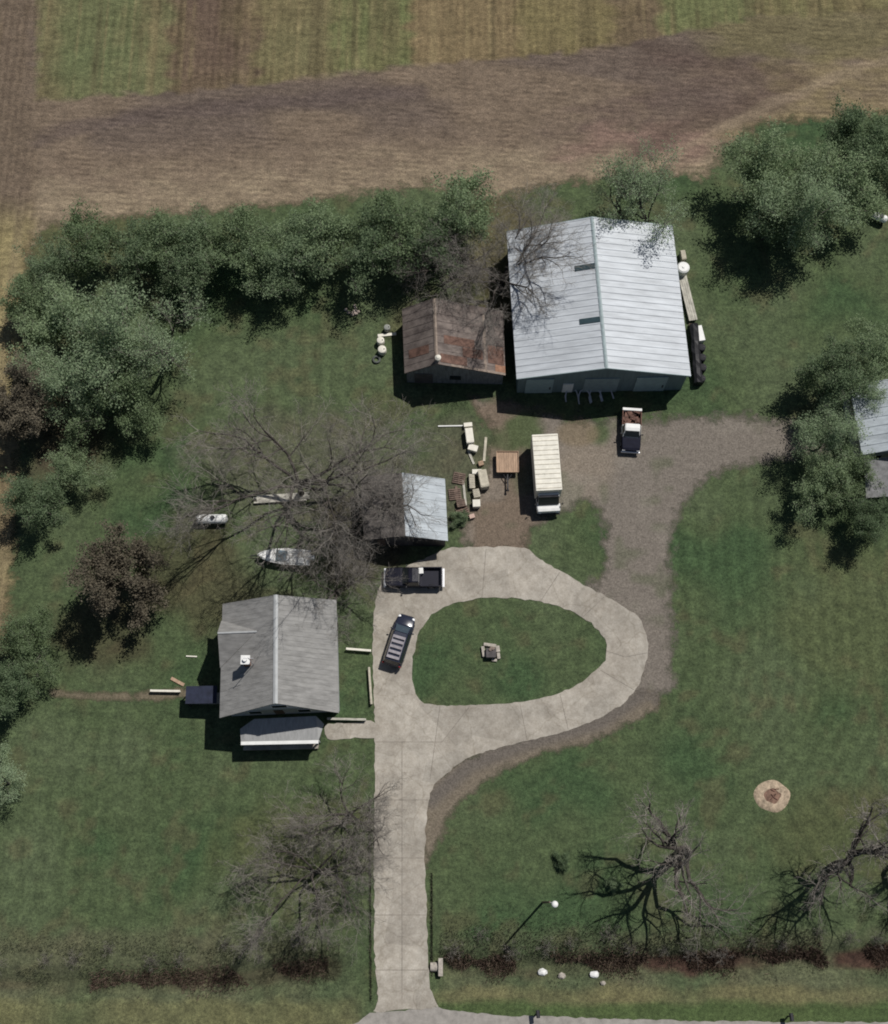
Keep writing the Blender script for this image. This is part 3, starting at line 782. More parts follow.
for k in range(4):
    a = fl_.lerp(fr_, .02 + k * .32); a = a + Vector((0, .15, 0))
    MB().box((a.x, a.y, ze / 2 + .15), (.14, .14, ze - .45)).build('porch_post', M['white'], Hh.root)
Hh.front(0.42, 0.5, .45, 2.5, M['brownboard'], 'door', .06)
for u0, u1, z0, z1 in ((.2, .32, 1.2, 2.5), (.62, .74, 1.2, 2.5), (.43, .57, 4.3, 5.5)):
    fr = Hh.front(u0, u1, z0, z1, M['white'], 'window', .05); Hh.front(u0 + .01, u1 - .01, z0 + .08, z1 - .08, M['glass'], 'pane', .07, fr)
for v0, v1 in ((.2, .3), (.45, .55), (.75, .85)):
    for u in (.4 / Hh.W * .98, 1 - .4 / Hh.W * .98):
        sgn = -1 if u < .5 else 1
        a, b = Hh.P(u, v0, 1.2), Hh.P(u, v1, 2.6); cx = (a + b) / 2
        fr = MB().box((cx.x + sgn * .03, cx.y, 1.9), (.08, (b - a).y, 1.4)).build('window', M['white'], Hh.root)
        MB().box((cx.x + sgn * .06, cx.y, 1.9), (.06, (b - a).y - .16, 1.2)).build('pane', M['glass'], fr)
# back stoop with a dark roof
a = HP(186, 686, 2.3); b = HP(217, 697, 2.3)
mb = MB(); mb.solid([Vector((a.x, b.y - .6, 2.2)), Vector((b.x, b.y - .6, 2.5)), Vector((b.x, a.y, 2.5)), Vector((a.x, a.y, 2.2))], .1)
st_ = mb.build('stoop_roof', M['blueroof'], Hh.root)
for yy in (a.y - .1, b.y - .5): MB().box((a.x + .1, yy, 1.1), (.1, .1, 2.1)).build('stoop_post', M['dark'], Hh.root)
mb = MB(); mb.box(((a.x + b.x) / 2, (a.y + b.y) / 2 - .3, .2), (b.x - a.x, a.y - b.y, .4)); mb.box((a.x - .15, (a.y + b.y) / 2 - .3, .1), (.3, 1.0, .2)); mb.build('stoop_step', M['concrete'], Hh.root)

# neighbour house at the right edge
N = Gable('neighbour_house', 'pale metal roofed house half hidden by trees at the right edge', (862, 455), (985, 446), (972, 378), (849.5, 386), 3.6, 5.6, ov=.35)
N.walls(M['house_wall']); rf = N.roof(M['gar_roof'], rib=.8); N.cap(rf, M['house_cap'], .2)
a, b, c, d = [G(*q) - N.o for q in ((866, 498, 2.4), (980, 490, 2.4), (975, 452, 3.2), (864, 459, 3.2))]
MB().solid([a, b, c, d], .1).build('porch_roof', mat('dull_porch_roof', (.2, .2, .2), noise=.3), N.root)
for t in (.02, .5, .98):
    q = a.lerp(b, t); MB().box((q.x, q.y + .2, 1.15), (.14, .14, 2.3)).build('porch_post', M['white'], N.root)
N.front(.3, .38, .1, 2.1, M['brownboard'], 'door', .05)
fr = N.front(.12, .22, 1, 2.2, M['white'], 'window', .05); N.front(.13, .21, 1.1, 2.1, M['glass'], 'pane', .07, fr)

# ------------------------------------------------------------------ vehicles (local +y is forward)
def wheels(root, xs, ys, r, wd=0.22):
    for y in ys:
        for x in xs:
            wo = MB().cyl((x, y, r), r, wd, 20, 'X').build('wheel', M['tyre'], root)
            MB().cyl((x + math.copysign(.02, x), y, r), r * .6, wd, 14, 'X').build('rim', M['rim'], wo)

def rsec(y, hw, z0, z1, rnd=0.14):
    """rounded cross-section at station y"""
    r = min(rnd, (z1 - z0) * .45)
    return [(-hw, y, z0 + r * .6), (-hw, y, z1 - r), (-hw + r * .35, y, z1 - r * .35), (-hw + r, y, z1), (hw - r, y, z1), (hw - r * .35, y, z1 - r * .35), (hw, y, z1 - r), (hw, y, z0 + r * .6), (hw - r, y, z0), (-hw + r, y, z0)]

def cabin(root, mb_mat, st, glass=True, name='cabin'):
    """st: rows (y, hw_bottom, hw_top, z_bottom, z_top)"""
    rings = []
    for y, hb, ht, z0, z1 in st:
        rings.append([(-hb, y, z0), (-ht, y, z1 - .06), (-ht + .1, y, z1), (ht - .1, y, z1), (ht, y, z1 - .06), (hb, y, z0)])
    return MB().loft(rings).build(name, mb_mat, root)

def quad_glass(root, pts, name, m=None):
    mb = MB(); mb.face(pts); return mb.build(name, m or M['glass'], root)

def make_minivan(loc, rz):
    t = thing('parked_minivan', 'dark blue minivan with a grey roof rack angled beside the grass island', 'car', loc, rz)
    MB().loft([rsec(y, hw, z0, z1) for y, hw, z0, z1 in ((-2.5, .80, .45, .85), (-2.42, .92, .35, 1.0), (-1.2, .95, .28, 1.02), (0.6, .95, .28, 1.0), (1.3, .93, .3, .96), (2.0, .88, .32, .86), (2.4, .74, .38, .72), (2.5, .55, .45, .62))]).build('body', M['navypaint'], t, True)
    c = cabin(t, M['navypaint'], ((-2.42, .84, .62, .95, 1.0), (-2.2, .88, .68, .97, 1.68), (-1.0, .9, .70, .98, 1.76), (.2, .9, .68, .98, 1.72), (0.55, .9, .66, .97, 1.64), (1.5, .82, .6, .95, .98)))
    quad_glass(t, [(-.60, .62, 1.64), (.60, .62, 1.64), (.70, 1.38, 1.06), (-.70, 1.38, 1.06)], 'windscreen', mat('sky_lit_glass', (.05, .07, .09), rough=.08, noise=.05, spec=.8))
    quad_glass(t, [(-.60, -2.235, 1.60), (.60, -2.235, 1.60), (.72, -2.40, 1.12), (-.72, -2.40, 1.12)], 'rear_window')
    for s in (-1, 1):
        mb = MB()
        for y0, y1 in ((-2.1, -1.15), (-1.05, -.15), (-.05, .6)):
            mb.face([(s * .895, y0, 1.06), (s * .905, y1, 1.06), (s * .735, y1, 1.56), (s * .725, y0, 1.56)])
        mb.build('side_window', M['glass'], t)
        MB().sph((s * .66, 2.18, .72), .16, (1, 1.2, .55)).build('headlight', M['lamp'], t, True)
        MB().box((s * .80, -2.47, .85), (.2, .08, .4), bev=.02).build('taillight', M['red'], t)
        MB().sph((s * 1.03, .85, 1.02), .12, (1, .6, .8)).build('mirror', M['navypaint'], t, True)
    mb = MB()
    for s in (-1, 1): mb.bar((s * .58, -2.0, 1.83), (s * .58, .15, 1.83), .035)
    for y in (-1.9, -1.4, -.9, -.4, .05): mb.box((0, y, 1.83), (1.2, .26, .035))
    mb.build('roof_rack', mat('rack_grey', (.30, .28, .30), noise=.2), t)
    MB().box((0, 2.46, .42), (1.3, .12, .14), bev=.03).build('bumper', M['dark'], t)
    wheels(t, (-.82, .82), (-1.55, 1.5), .34)
    return t
p = G(399.5, 640, 0.8); make_minivan((p.x, p.y, .04), R(-17))

def make_pickup(loc, rz, name, label, paint, hood, bed_load, L=5.4, z=0):
    t = thing(name, label, 'pickup truck', loc, rz)
    # hood and cab floor
    MB().loft([rsec(y, hw, z0, z1, .1) for y, hw, z0, z1 in ((0.45, .93, .4, 1.08), (1.2, .93, .4, 1.08), (2.3, .90, .42, 1.0), (2.6, .84, .45, .9))]).build('hood', hood, t, False)
    MB().loft([rsec(y, hw, z0, z1, .08) for y, hw, z0, z1 in ((-.62, .94, .4, 1.06), (.5, .94, .4, 1.06))]).build('body', paint, t)
    cabin(t, paint, ((-.6, .90, .72, 1.04, 1.08), (-.5, .90, .72, 1.04, 1.72), (.05, .9, .74, 1.04, 1.76), (.4, .9, .72, 1.04, 1.70), (1.0, .88, .7, 1.04, 1.09)))
    quad_glass(t, [(-.66, .46, 1.69), (.66, .46, 1.69), (.78, .98, 1.14), (-.78, .98, 1.14)], 'windscreen')
    quad_glass(t, [(-.62, -.535, 1.6), (.62, -.535, 1.6), (.72, -.60, 1.2), (-.72, -.60, 1.2)], 'rear_window')
    for s in (-1, 1):
        quad_glass(t, [(s * .905, -.42, 1.12), (s * .905, .62, 1.12), (s * .76, .36, 1.6), (s * .76, -.42, 1.6)], 'side_window')
        MB().box((s * .70, 2.60, .78), (.28, .08, .2), bev=.02).build('headlight', M['lamp'], t)
        MB().box((s * .86, -2.74, .82), (.14, .06, .3), bev=.02).build('taillight', M['red'], t)
        MB().box((s * 1.05, .62, 1.15), (.2, .1, .2), bev=.03).build('mirror', M['dark'], t)
    mb = MB()
    for s in (-1, 1): mb.box((s * .90, -1.7, .80), (.1, 2.05, .54), bev=.02)
    mb.box((0, -.69, .80), (1.7, .08, .54)); mb.box((0, -1.7, .57), (1.72, 2.0, .08))
    mb.build('bed', paint if bed_load is None else bed_load, t)
    MB().box((0, -2.70, .84), (1.9, .34 if paint is M['white'] else .14, .56), bev=.03).build('tailgate', M['white'] if paint is M['white'] else paint, t)
    MB().box((0, -2.88, .5), (1.84, .2, .2), bev=.03).build('rear_bumper', M['chrome'], t)
    MB().box((0, 2.68, .52), (1.84, .18, .22), bev=.03).build('front_bumper', M['chrome'], t)
    wheels(t, (-.84, .84), (-1.75, 1.65), .38, .24)
    return t
p = G(413, 577, 0.9)
tb = make_pickup((p.x, p.y, .04), R(90), 'parked_pickup', 'black pickup truck parked in front of the garage on the concrete', M['blackpaint'], M['blackpaint'], None)
p = G(631.5, 430.5, 0.9)
tw = make_pickup((p.x, p.y, .015), R(176), 'old_pickup', 'white cab pickup with a rusty load in its bed by the barn', M['white'], mat('faded_navy_hood', (.012, .013, .024), spec=.1, rough=.7, noise=.2), M['rust'])
tw.scale.y = .8
mb = MB(); rr = random.Random(3)
for i in range(16): mb.box((rr.uniform(-.7, .7), rr.uniform(-2.5, -.9), rr.uniform(.7, .98)), (rr.uniform(.2, .6), rr.uniform(.2, .7), rr.uniform(.1, .25)), rz=rr.uniform(0, 3))
tag(mb.build('scrap_heap', M['rust']), 'heap of rusty brown scrap lying in the white pickup bed', 'scrap')
S.objects['scrap_heap'].matrix_world = Matrix.Translation(tw.location) @ Matrix.Rotation(R(176), 4, 'Z') @ Matrix.Diagonal((1, .8, 1, 1))
# white box added to stand in for a glare spot on the black pickup
def chest(name, label, cat, loc, rz, d, m, lid=None, group=None):
    t = thing(name, label, cat, loc, rz, group)
    MB().box((0, 0, d[2] * .43), (d[0], d[1], d[2] * .86), bev=min(d) * .08).build('body', m, t)
    MB().box((0, 0, d[2] * .94), (d[0] * 1.04, d[1] * 1.04, d[2] * .12), bev=min(d) * .03).build('lid', lid or m, t)
    for s in (-1, 1): MB().box((s * d[0] * .53, 0, d[2] * .62), (.05, min(.3, d[1] * .4), .05)).build('handle', M['dark'], t)
    return t
p = G(420.5, 570.5, 1.2); chest('glare_box', 'bright white box standing in for a glare spot on the black pickup', 'glare_box', (p.x, p.y, .66), .1, (.5, .55, .5), M['white'])

def make_box_truck(loc, rz):
    t = thing('box_truck', 'cream box truck with dark windscreen and white hood on the gravel', 'truck', loc, rz)
    mb = MB(); mb.box((0, -.9, 1.95), (2.5, 5.7, 2.5), bev=.05)
    b = mb.build('cargo_box', M['offwhite'], t)
    mb = MB()
    for i in range(12): mb.box((0, -3.55 + i * .48, 3.215), (2.4, .05, .03))
    mb.build('roof_bow', M['cream'], b)
    mb = MB()
    for s in (-1, 1): mb.box((s * .62, -3.78, 1.9), (1.15, .06, 2.2))
    mb.build('rear_door', M['white'], t)
    cabin(t, M['white'], ((1.98, 1.1, 1.0, .7, 2.4), (2.15, 1.1, 1.0, .7, 2.45), (2.3, 1.1, .98, .7, 2.40), (2.9, 1.08, .95, .7, 1.42)))
    quad_glass(t, [(-.95, 2.20, 2.475), (.95, 2.20, 2.475), (.95, 2.38, 2.42), (-.95, 2.38, 2.42)], 'visor', M['dark'])
    quad_glass(t, [(-.98, 2.35, 2.37), (.98, 2.35, 2.37), (.98, 2.895, 1.50), (-.98, 2.895, 1.50)], 'windscreen')
    for s in (-1, 1):
        quad_glass(t, [(s * 1.105, 2.1, 1.5), (s * 1.105, 2.7, 1.5), (s * 1.04, 2.4, 2.2), (s * 1.04, 2.1, 2.25)], 'side_window')
        MB().box((s * .85, 3.48, .95), (.3, .08, .22), bev=.02).build('headlight', M['lamp'], t)
        mb = MB(); mb.box((s * 1.32, 2.9, 1.8), (.08, .12, .4), bev=.02); mb.bar((s * 1.08, 2.9, 1.6), (s * 1.32, 2.9, 1.7), .02); mb.build('mirror', M['dark'], t)
    MB().loft([rsec(y, hw, z0, z1, .1) for y, hw, z0, z1 in ((2.75, 1.14, .6, 1.40), (3.2, 1.12, .6, 1.38), (3.45, 1.08, .62, 1.32))]).build('hood', M['white'], t)
    MB().box((0, 3.52, .62), (2.2, .16, .24), bev=.03).build('bumper', M['dark'], t)
    MB().box((0, -.6, .62), (1.0, 6.0, .2)).build('chassis', M['dark'], t)
    wheels(t, (-.95, .95), (-2.4, 2.7), .42, .3)
    return t
p0 = G(547.5, 462, 3.2)
make_box_truck((p0.x, p0.y + .9 * -1.0 + .0, .015), R(183))

def make_trailer(loc, rz):
    t = thing('utility_trailer', 'small tan bedded trailer with a dark tongue left of the box truck', 'trailer', loc, rz)
    bd = MB()
    for i in range(9): bd.box((-.92 + i * .23, 0, .66), (.215, 2.1, .05))
    bd.build('bed', M['tan'], t)
    mb = MB()
    for s in (-1, 1): mb.box((s * 1.06, 0, .72), (.05, 2.1, .2)); mb.box((0, s * 1.07, .72), (2.1, .05, .2))
    mb.build('side_rail', M['tan'], t)
    mb = MB(); mb.box((0, 0, .56), (1.6, 2.0, .1)); mb.box((0, 1.9, .5), (.12, 1.9, .1)); mb.bar((-.5, 1.05, .52), (0, 1.9, .5), .04); mb.bar((.5, 1.05, .52), (0, 1.9, .5), .04); mb.build('tongue', M['dark'], t)
    MB().cyl((0, 2.6, .3), .07, .6, 8).build('jack_stand', M['dark'], t)
    MB().sph((0, 2.85, .52), .13).build('coupler', M['dark'], t)
    wheels(t, (-1.05, 1.05), (-.1,), .32, .18)
    return t
p = G(507.5, 462, .7); make_trailer((p.x, p.y, .015), R(180))

# boat on the grass, tank, stacked boards
def make_boat(loc, rz, L=5.4):
    t = thing('motorboat', 'white motorboat with a blue grey cockpit under the bare tree branches', 'boat', loc, rz)
    secs = []
    for y, hw, k in ((-2.5, .72, .35), (-1.6, .78, .3), (0, .8, .28), (1.2, .66, .3), (2.0, .4, .42), (2.55, .08, .6)):
        secs.append([(-hw, y, .95), (-hw * .92, y, .55), (0, y, k), (hw * .92, y, .55), (hw, y, .95)])
    MB().loft(secs).build('hull', M['white'], t)
    mb = MB(); mb.loft([[(-hw, y, .96), (-hw * .7, y, 1.06), (hw * .7, y, 1.06), (hw, y, .96)] for y, hw in ((.95, .68), (1.6, .52), (2.1, .34), (2.5, .08))]); mb.build('foredeck', M['white'], t)
    MB().box((0, .1, .975), (1.1, 1.3, .05)).build('cockpit_floor', mat('blue_grey_deck', (.13, .18, .22), noise=.3), t)
    mb = MB()
    for s in (-1, 1): mb.box((s * .5, -1.0, 1.02), (.3, 1.3, .15), bev=.03)
    mb.box((0, -1.75, 1.02), (1.3, .4, .15), bev=.03); mb.box((0, -.45, 1.04), (1.3, .3, .18), bev=.03); mb.build('seat', M['white'], t)
    quad_glass(t, [(-.6, .78, 1.0), (.6, .78, 1.0), (.5, .55, 1.35), (-.5, .55, 1.35)], 'windscreen', mat('pale_windscreen', (.22, .32, .36), rough=.15, noise=.1))
    mb = MB(); mb.box((0, -2.72, 1.15), (.36, .45, .5), bev=.08); mb.box((0, -2.72, .6), (.14, .2, .7)); mb.build('outboard_motor', M['white'], t)
    mb = MB(); mb.box((0, 0, .3), (1.2, 4.2, .08)); mb.bar((0, 2, .32), (0, 3.3, .35), .05); mb.build('cradle', M['dark'], t)
    wheels(t, (-.7, .7), (-.8,), .27, .16)
    return t
p = G(284, 556, 1); make_boat((p.x, p.y, 0), R(86))

def make_tank(loc, rz, label, L=2.9, r=.45):
    t = thing('propane_tank', label, 'tank', loc, rz)
    prof = []
    n = 5
    for i in range(n + 1):
        a = math.pi / 2 * (1 - i / n); prof.append((-L / 2 + r * .7 * (1 - math.sin(a)), max(.02, r * math.cos(a))))
    prof += [(-x, q) for x, q in prof[::-1]]
    rings = [[(q * math.cos(2 * math.pi * k / 18), x, .75 + q * math.sin(2 * math.pi * k / 18)) for k in range(18)] for x, q in prof]
    MB().loft(rings).build('vessel', M['white'], t, True)
    mb = MB(); mb.cyl((0, -.15, .75 + r), .2, .22, 12); mb.build('valve_dome', M['dark'], t)
    mb = MB(); mb.ring((0, .35, .75), r + .005, .03, axis='Y'); mb.build('band', M['greysteel'], t)
    for y in (-L * .3, L * .3): MB().box((0, y, .18), (.7, .18, .36)).build('leg', M['dark'], t)
    return t
p = G(211.5, 518.5, .9); make_tank((p.x, p.y, 0), R(91), 'long white propane tank lying alone on the grass behind the farmhouse', 3.1)
p = G(880, 216.5, .9); make_tank((p.x, p.y, 0), R(65), 'white tank half hidden among the trees at the right edge', 1.7, .4)

t = thing('board_stack', 'long pale stack of weathered boards on the grass under bare branches', 'boards', (0, 0, 0), 0)
a, b = G(255, 500.5), G(308, 497)
t.location = (a + b) / 2; t.rotation_euler = (0, 0, math.atan2(b.y - a.y, b.x - a.x))
rr = random.Random(9); mb = MB()
for lay in range(3):
    for j in range(5): mb.box((rr.uniform(-.25, .25), -.32 + j * .16, .16 + lay * .07), ((b - a).length - rr.uniform(0, .6), .15, .06), rz=rr.uniform(-.01, .01))
mb.build('board', M['paleboard'], t)
mb = MB()
for x in (-1.8, 0, 1.8): mb.box((x, 0, .06), (.12, .9, .12))
mb.build('bearer', M['brownboard'], t)

# ------------------------------------------------------------------ clutter beside the garage
def at(px, py, z=0): q = G(px, py, z); return (q.x, q.y, .016)
def cabinet(label, px, py, d, rz, m, cat='cabinet'):
    t = thing('metal_cabinet', label, cat, at(px, py, d[2]), rz)
    MB().box((0, 0, d[2] / 2), d, bev=.03).build('body', m, t)
    MB().box((0, -d[1] / 2 - .02, d[2] / 2), (d[0] * .92, .04, d[2] * .9), bev=.01).build('door', m, t)
    MB().box((d[0] * .36, -d[1] / 2 - .06, d[2] * .55), (.04, .05, .25)).build('handle', M['dark'], t)
    MB().box((0, 0, d[2] + .012), (d[0] * .86, d[1] * .86, .02)).build('top_panel', m, t)
    return t
def slat_crate(label, px, py, d, rz, m):
    t = thing('wooden_crate', label, 'crate', at(px, py, d[2]), rz)
    mb = MB(); n = 4
    for i in range(n):
        z = d[2] * (i + .5) / n
        for s in (-1, 1):
            mb.box((0, s * d[1] / 2, z), (d[0], .04, d[2] / n * .8)); mb.box((s * d[0] / 2, 0, z), (.04, d[1], d[2] / n * .8))
    mb.build('side', m, t)
    mb = MB(); k = max(3, int(d[1] / .16))
    for i in range(k): mb.box((0, -d[1] / 2 + d[1] * (i + .5) / k, d[2] - .02), (d[0] * .98, d[1] / k * .85, .04))
    mb.build('lid', m, t)
    return t
def pallet(label, px, py, rz, n=1):
    t = thing('pallet', label, 'pallet', at(px, py, .2), rz)
    mb = MB()
    for i in range(6): mb.box((0, -.5 + i * .2, .13), (1.2, .13, .025))
    mb.build('deck_board', M['brownboard'], t)
    mb = MB()
    for x in (-.55, 0, .55): mb.box((x, 0, .06), (.06, 1.1, .11))
    mb.build('bearer', M['brownboard'], t); return t
def plank(label, p0, p1, wd, m, z=.12, name='loose_plank', cat='plank'):
    a, b = G(*p0, z), G(*p1, z); c = (a + b) / 2
    mb = MB(); L = (b - a).length; rz = math.atan2(b.y - a.y, b.x - a.x)
    mb.box((0, 0, .05), (L, wd, .06), bev=.01); mb.box((-L * .3, 0, -.01), (.1, wd, .06)); mb.box((L * .3, 0, -.01), (.1, wd, .06))
    o = mb.build(name, m); o.location = (c.x, c.y, .04); o.rotation_euler = (0, 0, rz)
    return tag(o, label, cat)
cabinet('tall white metal cabinet at the top of the junk row by the garage', 469.5, 435, (.75, 1.5, .9), .12, M['offwhite'])
chest('storage_bin', 'small white bin at the end of the thin white pipe', 'bin', at(468, 424.5, .5), .1, (.8, .4, .5), M['offwhite'])
chest('tool_chest', 'white tilted chest just below the tall white cabinet', 'chest', at(473, 447.5, .6), -.3, (.9, .6, .6), M['offwhite'])
cabinet('large cream cabinet with a deep shadow midway down the junk row', 483.5, 478, (.85, 1.75, 1.0), .18, M['cream'])
chest('feed_bin', 'pale bin touching the upper left of the large cream cabinet', 'bin', at(477, 471.5, .6), 0, (.9, .45, .6), M['offwhite'])
slat_crate('narrow beige slatted crate left of the large cream cabinet', 472, 481, (.5, 1.4, .5), .05, M['cream'])
slat_crate('beige slatted crate below the large cream cabinet', 476.5, 493, (.6, .8, .6), .2, M['cream'])
chest('storage_bin', 'cream cube shaped bin near the bottom of the junk row', 'bin', at(476.5, 503, .7), .05, (.7, .7, .7), M['offwhite'])
chest('storage_bin', 'small pinkish bin at the very bottom of the junk row', 'bin', at(472, 516, .4), .3, (.5, .4, .4), mat('pink_plastic', (.5, .36, .3), noise=.1))
slat_crate('small tan slatted crate above the large cream cabinet', 481, 463, (.45, .4, .4), .3, M['tan'])
plank('thin pale plank lying right of the white chest', (484, 461), (486, 437), .25, M['cream'])
plank('pale curved looking plank just below the white chest', (468, 450), (474, 464), .22, M['paleboard'])
plank('thin white pipe lying on the grass above the garage', (438, 426), (467, 425.5), .12, M['white'], name='white_pipe', cat='pipe')
plank('long pale plank lying upright along the pallets near the garage', (463, 480), (466, 506), .22, M['paleboard'])
plank('brown plank leaning nearest the garage roof among the pallets', (456, 486), (459, 512), .25, M['brownboard'])
pallet('brown pallet nearest the bright garage roof', 455, 494, .1); pallet('brown pallet lying at the lower end of the junk row', 463, 512, .35); pallet('brown pallet between the junk row and garage top corner', 459, 478, -.2)
slat_crate('dark brown crate between the two lower pallets', 461, 503, (.8, .7, .5), .2, M['brownboard'])

# white drums beside the rusty shed
def drum(label, px, py, m, r=.36, h=.9, name='plastic_drum', cat='drum', group=None):
    t = thing(name, label, cat, at(px, py, h), 0, group)
    mb = MB(); mb.loft([[(q * math.cos(2 * math.pi * k / 16), q * math.sin(2 * math.pi * k / 16), z) for k in range(16)] for z, q in ((0, r * .93), (.05, r), (h * .33, r), (h * .36, r * 1.05), (h * .4, r), (h * .63, r), (h * .66, r * 1.05), (h * .7, r), (h * .95, r), (h, r * .9))])
    mb.build('barrel', m, t, True)
    mb = MB(); mb.cyl((r * .5, 0, h + .02), .06, .04, 8); mb.build('bung', M['dark'], t)
    return t
drum('upper white drum beside the left wall of the rusty shed', 380.5, 340, M['offwhite'], .38, .8)
drum('lower white drum beside the left wall of the rusty shed', 382, 349, M['offwhite'], .42, .8)
drum('small grey drum above the white drums by the rusty shed', 387, 327, mat('dull_grey', (.32, .33, .3), noise=.2), .32, .7)
plank('white board lying across the top of the two white drums', (377.5, 333.5), (396, 331.5), .3, M['offwhite'], z=.6)
o = MB().ring((0, 0, .12), .33, .12, 20, 8).build('rubber_ring', mat('grey_tyre', (.10, .11, .10), noise=.3)); o.location = at(376.5, 360); tag(o, 'old grey tyre on the grass below the white drums', 'tyre')

# along the barn's right wall
t = thing('plank_walkway', 'narrow tan plank walkway along the right wall of the metal barn', 'boardwalk', (0, 0, 0))
a, b = G(681.5, 272, .5), G(693.5, 320, .5)
t.location = ((a.x + b.x) / 2, (a.y + b.y) / 2, 0); t.rotation_euler = (0, 0, math.atan2(b.y - a.y, b.x - a.x))
L = (b - a).length; mb = MB()
for i in range(4): mb.box((0, -.33 + i * .22, .45), (L, .2, .05))
mb.build('deck', M['paleboard'], t); mb = MB()
for i in range(5):
    for s in (-.35, .35): mb.box((-L * .47 + i * L * .235, s, .2), (.09, .09, .42))
mb.build('leg', M['brownboard'], t)
t = thing('round_tank', 'round white lidded tank by the upper right wall of the barn', 'tank', at(683.5, 267, 1.4))
MB().cyl((0, 0, .65), .6, 1.3, 24).build('vessel', M['offwhite'], t); MB().cyl((0, 0, 1.36), .64, .12, 24, r2=.5).build('lid', M['white'], t); MB().cyl((0, 0, 1.45), .14, .08, 12).build('filler_cap', M['white'], t)
cabinet('pale upright cabinet just behind the round white tank', 683.5, 254.5, (.5, 1.0, .8), .12, M['cream'])
chest('chest_freezer', 'white chest freezer beside the black barrels right of the barn', 'freezer', at(700.5, 333, .8), .18, (.6, 1.6, .8), M['white'])
t = thing('covered_woodpile', 'long black tarped woodpile against the right wall of the barn', 'woodpile', (0, 0, 0))
a, b = G(694.5, 323, 1.0), G(699, 382, 1.0)
t.location = ((a.x + b.x) / 2, (a.y + b.y) / 2, 0); t.rotation_euler = (0, 0, math.atan2(b.y - a.y, b.x - a.x)); L = (b - a).length
mb = MB(); mb.loft([[(x, -.42, .05), (x, -.42 + .05 * math.sin(x * 3), .8), (x, -.15, 1.0 + .07 * math.sin(x * 4.3)), (x, .2, 1.02 + .05 * math.sin(x * 5.1)), (x, .42, .8), (x, .42, .05)] for x in np.linspace(-L / 2, L / 2, 14)]); mb.build('tarp', M['tarp'], t)
mb = MB(); rr = random.Random(4)
for i in range(10): mb.bar((-L / 2 - .25, -.35 + (i % 5) * .17, .12 + (i // 5) * .2), (-L / 2 + .2, -.35 + (i % 5) * .17, .12 + (i // 5) * .2), .08)
mb.build('log', M['brownboard'], t)
for i, (lab, x, y) in enumerate((('topmost black barrel beside the white freezer', 702, 347), ('second black barrel from the white freezer right of the barn', 702.5, 357), ('third black barrel from the white freezer right of the barn', 703, 367), ('lowest black barrel by the front right corner of the barn', 702, 378))):
    drum(lab, x, y, mat('black_plastic', (.03, .03, .033), noise=.3), .38, .9, 'black_barrel', 'barrel')
# hoops in front of the barn
for i, (lab, x, y) in enumerate((('leftmost grey pipe hoop in the shade before the barn', 572, 397), ('second grey pipe hoop from the left before the barn', 585, 399), ('third grey pipe hoop from the left before the barn', 596, 398), ('rightmost grey pipe hoop in the shade before the barn', 607, 396))):
    t = thing('hoop_stand', lab, 'stand', at(x, y, .3), R(6 + i * 3))
    mb = MB(); prev = None
    for k in range(11):
        a = math.pi * k / 10; q = (.62 * math.cos(a), .95 * math.sin(a), .08 + .42 * math.sin(a))
        if prev: mb.bar(prev, q, .06)
        prev = q
    mb.build('hoop', M['greysteel'], t)
    mb = MB()
    for s in (-1, 1): mb.box((s * .62, 0, .04), (.12, .7, .07))
    mb.build('foot', M['greysteel'], t)

# low white fence pieces by the house
def low_fence(label, p0, p1, m, h=.55):
    a, b = G(*p0, h), G(*p1, h); c = (a + b) / 2; L = (b - a).length
    t = thing('low_fence', label, 'fence', (c.x, c.y, 0), math.atan2(b.y - a.y, b.x - a.x))
    mb = MB(); mb.box((0, 0, h - .06), (L, .2, .1), bev=.01); mb.box((0, 0, h * .45), (L, .06, .14)); mb.build('rail', m, t)
    n = max(2, int(L / 1.2) + 1)
    for i in range(n): MB().box((-L / 2 + .08 + i * (L - .16) / (n - 1), 0, h / 2), (.12, .12, h)).build('post', m, t)
    return t
low_fence('short white fence crossing the grass strip above the walkway', (346, 648.5), (371, 650.5), M['offwhite'])
low_fence('cream fence running along the driveway edge near the minivan', (369, 667), (371.5, 704), M['cream'])
low_fence('pale low fence along the upper edge of the walkway', (327, 718.5), (366, 719.5), M['paleboard'])
low_fence('white low fence left of the back stoop', (150, 690.5), (180, 691), M['offwhite'])
plank('short tan plank leaning by the back stoop', (171, 678), (184, 685), .3, M['tan'])
plank('thin white board on the grass left of the house', (186, 656), (197, 656.5), .12, M['offwhite'])

# island planter
t = thing('stone_planter', 'small square stone planter in the middle of the grass island', 'planter', at(491, 653))
mb = MB(); rr = random.Random(2)
for (x, y, d) in ((-.72, .1, (.32, 1.0, .3)), (.62, .35, (.4, .6, .28)), (-.1, .72, (1.2, .3, .3)), (.3, -.7, (.5, .26, .2)), (.7, -.3, (.3, .6, .25))): mb.box((x, y, d[2] / 2), d, rz=rr.uniform(-.15, .15), bev=.05)
mb.build('rim_stone', M['stone'], t)
mb = MB(); mb.box((-.02, -.1, .35), (.95, .9, .7), bev=.05); mb.build('block', M['gar_wall'], t)
mb = MB()
for i in range(5): mb.sph((rr.uniform(-.2, .35), rr.uniform(-.1, .5), .72), .16, (1, 1, .8))
mb.build('soil', M['twig_red'], t)
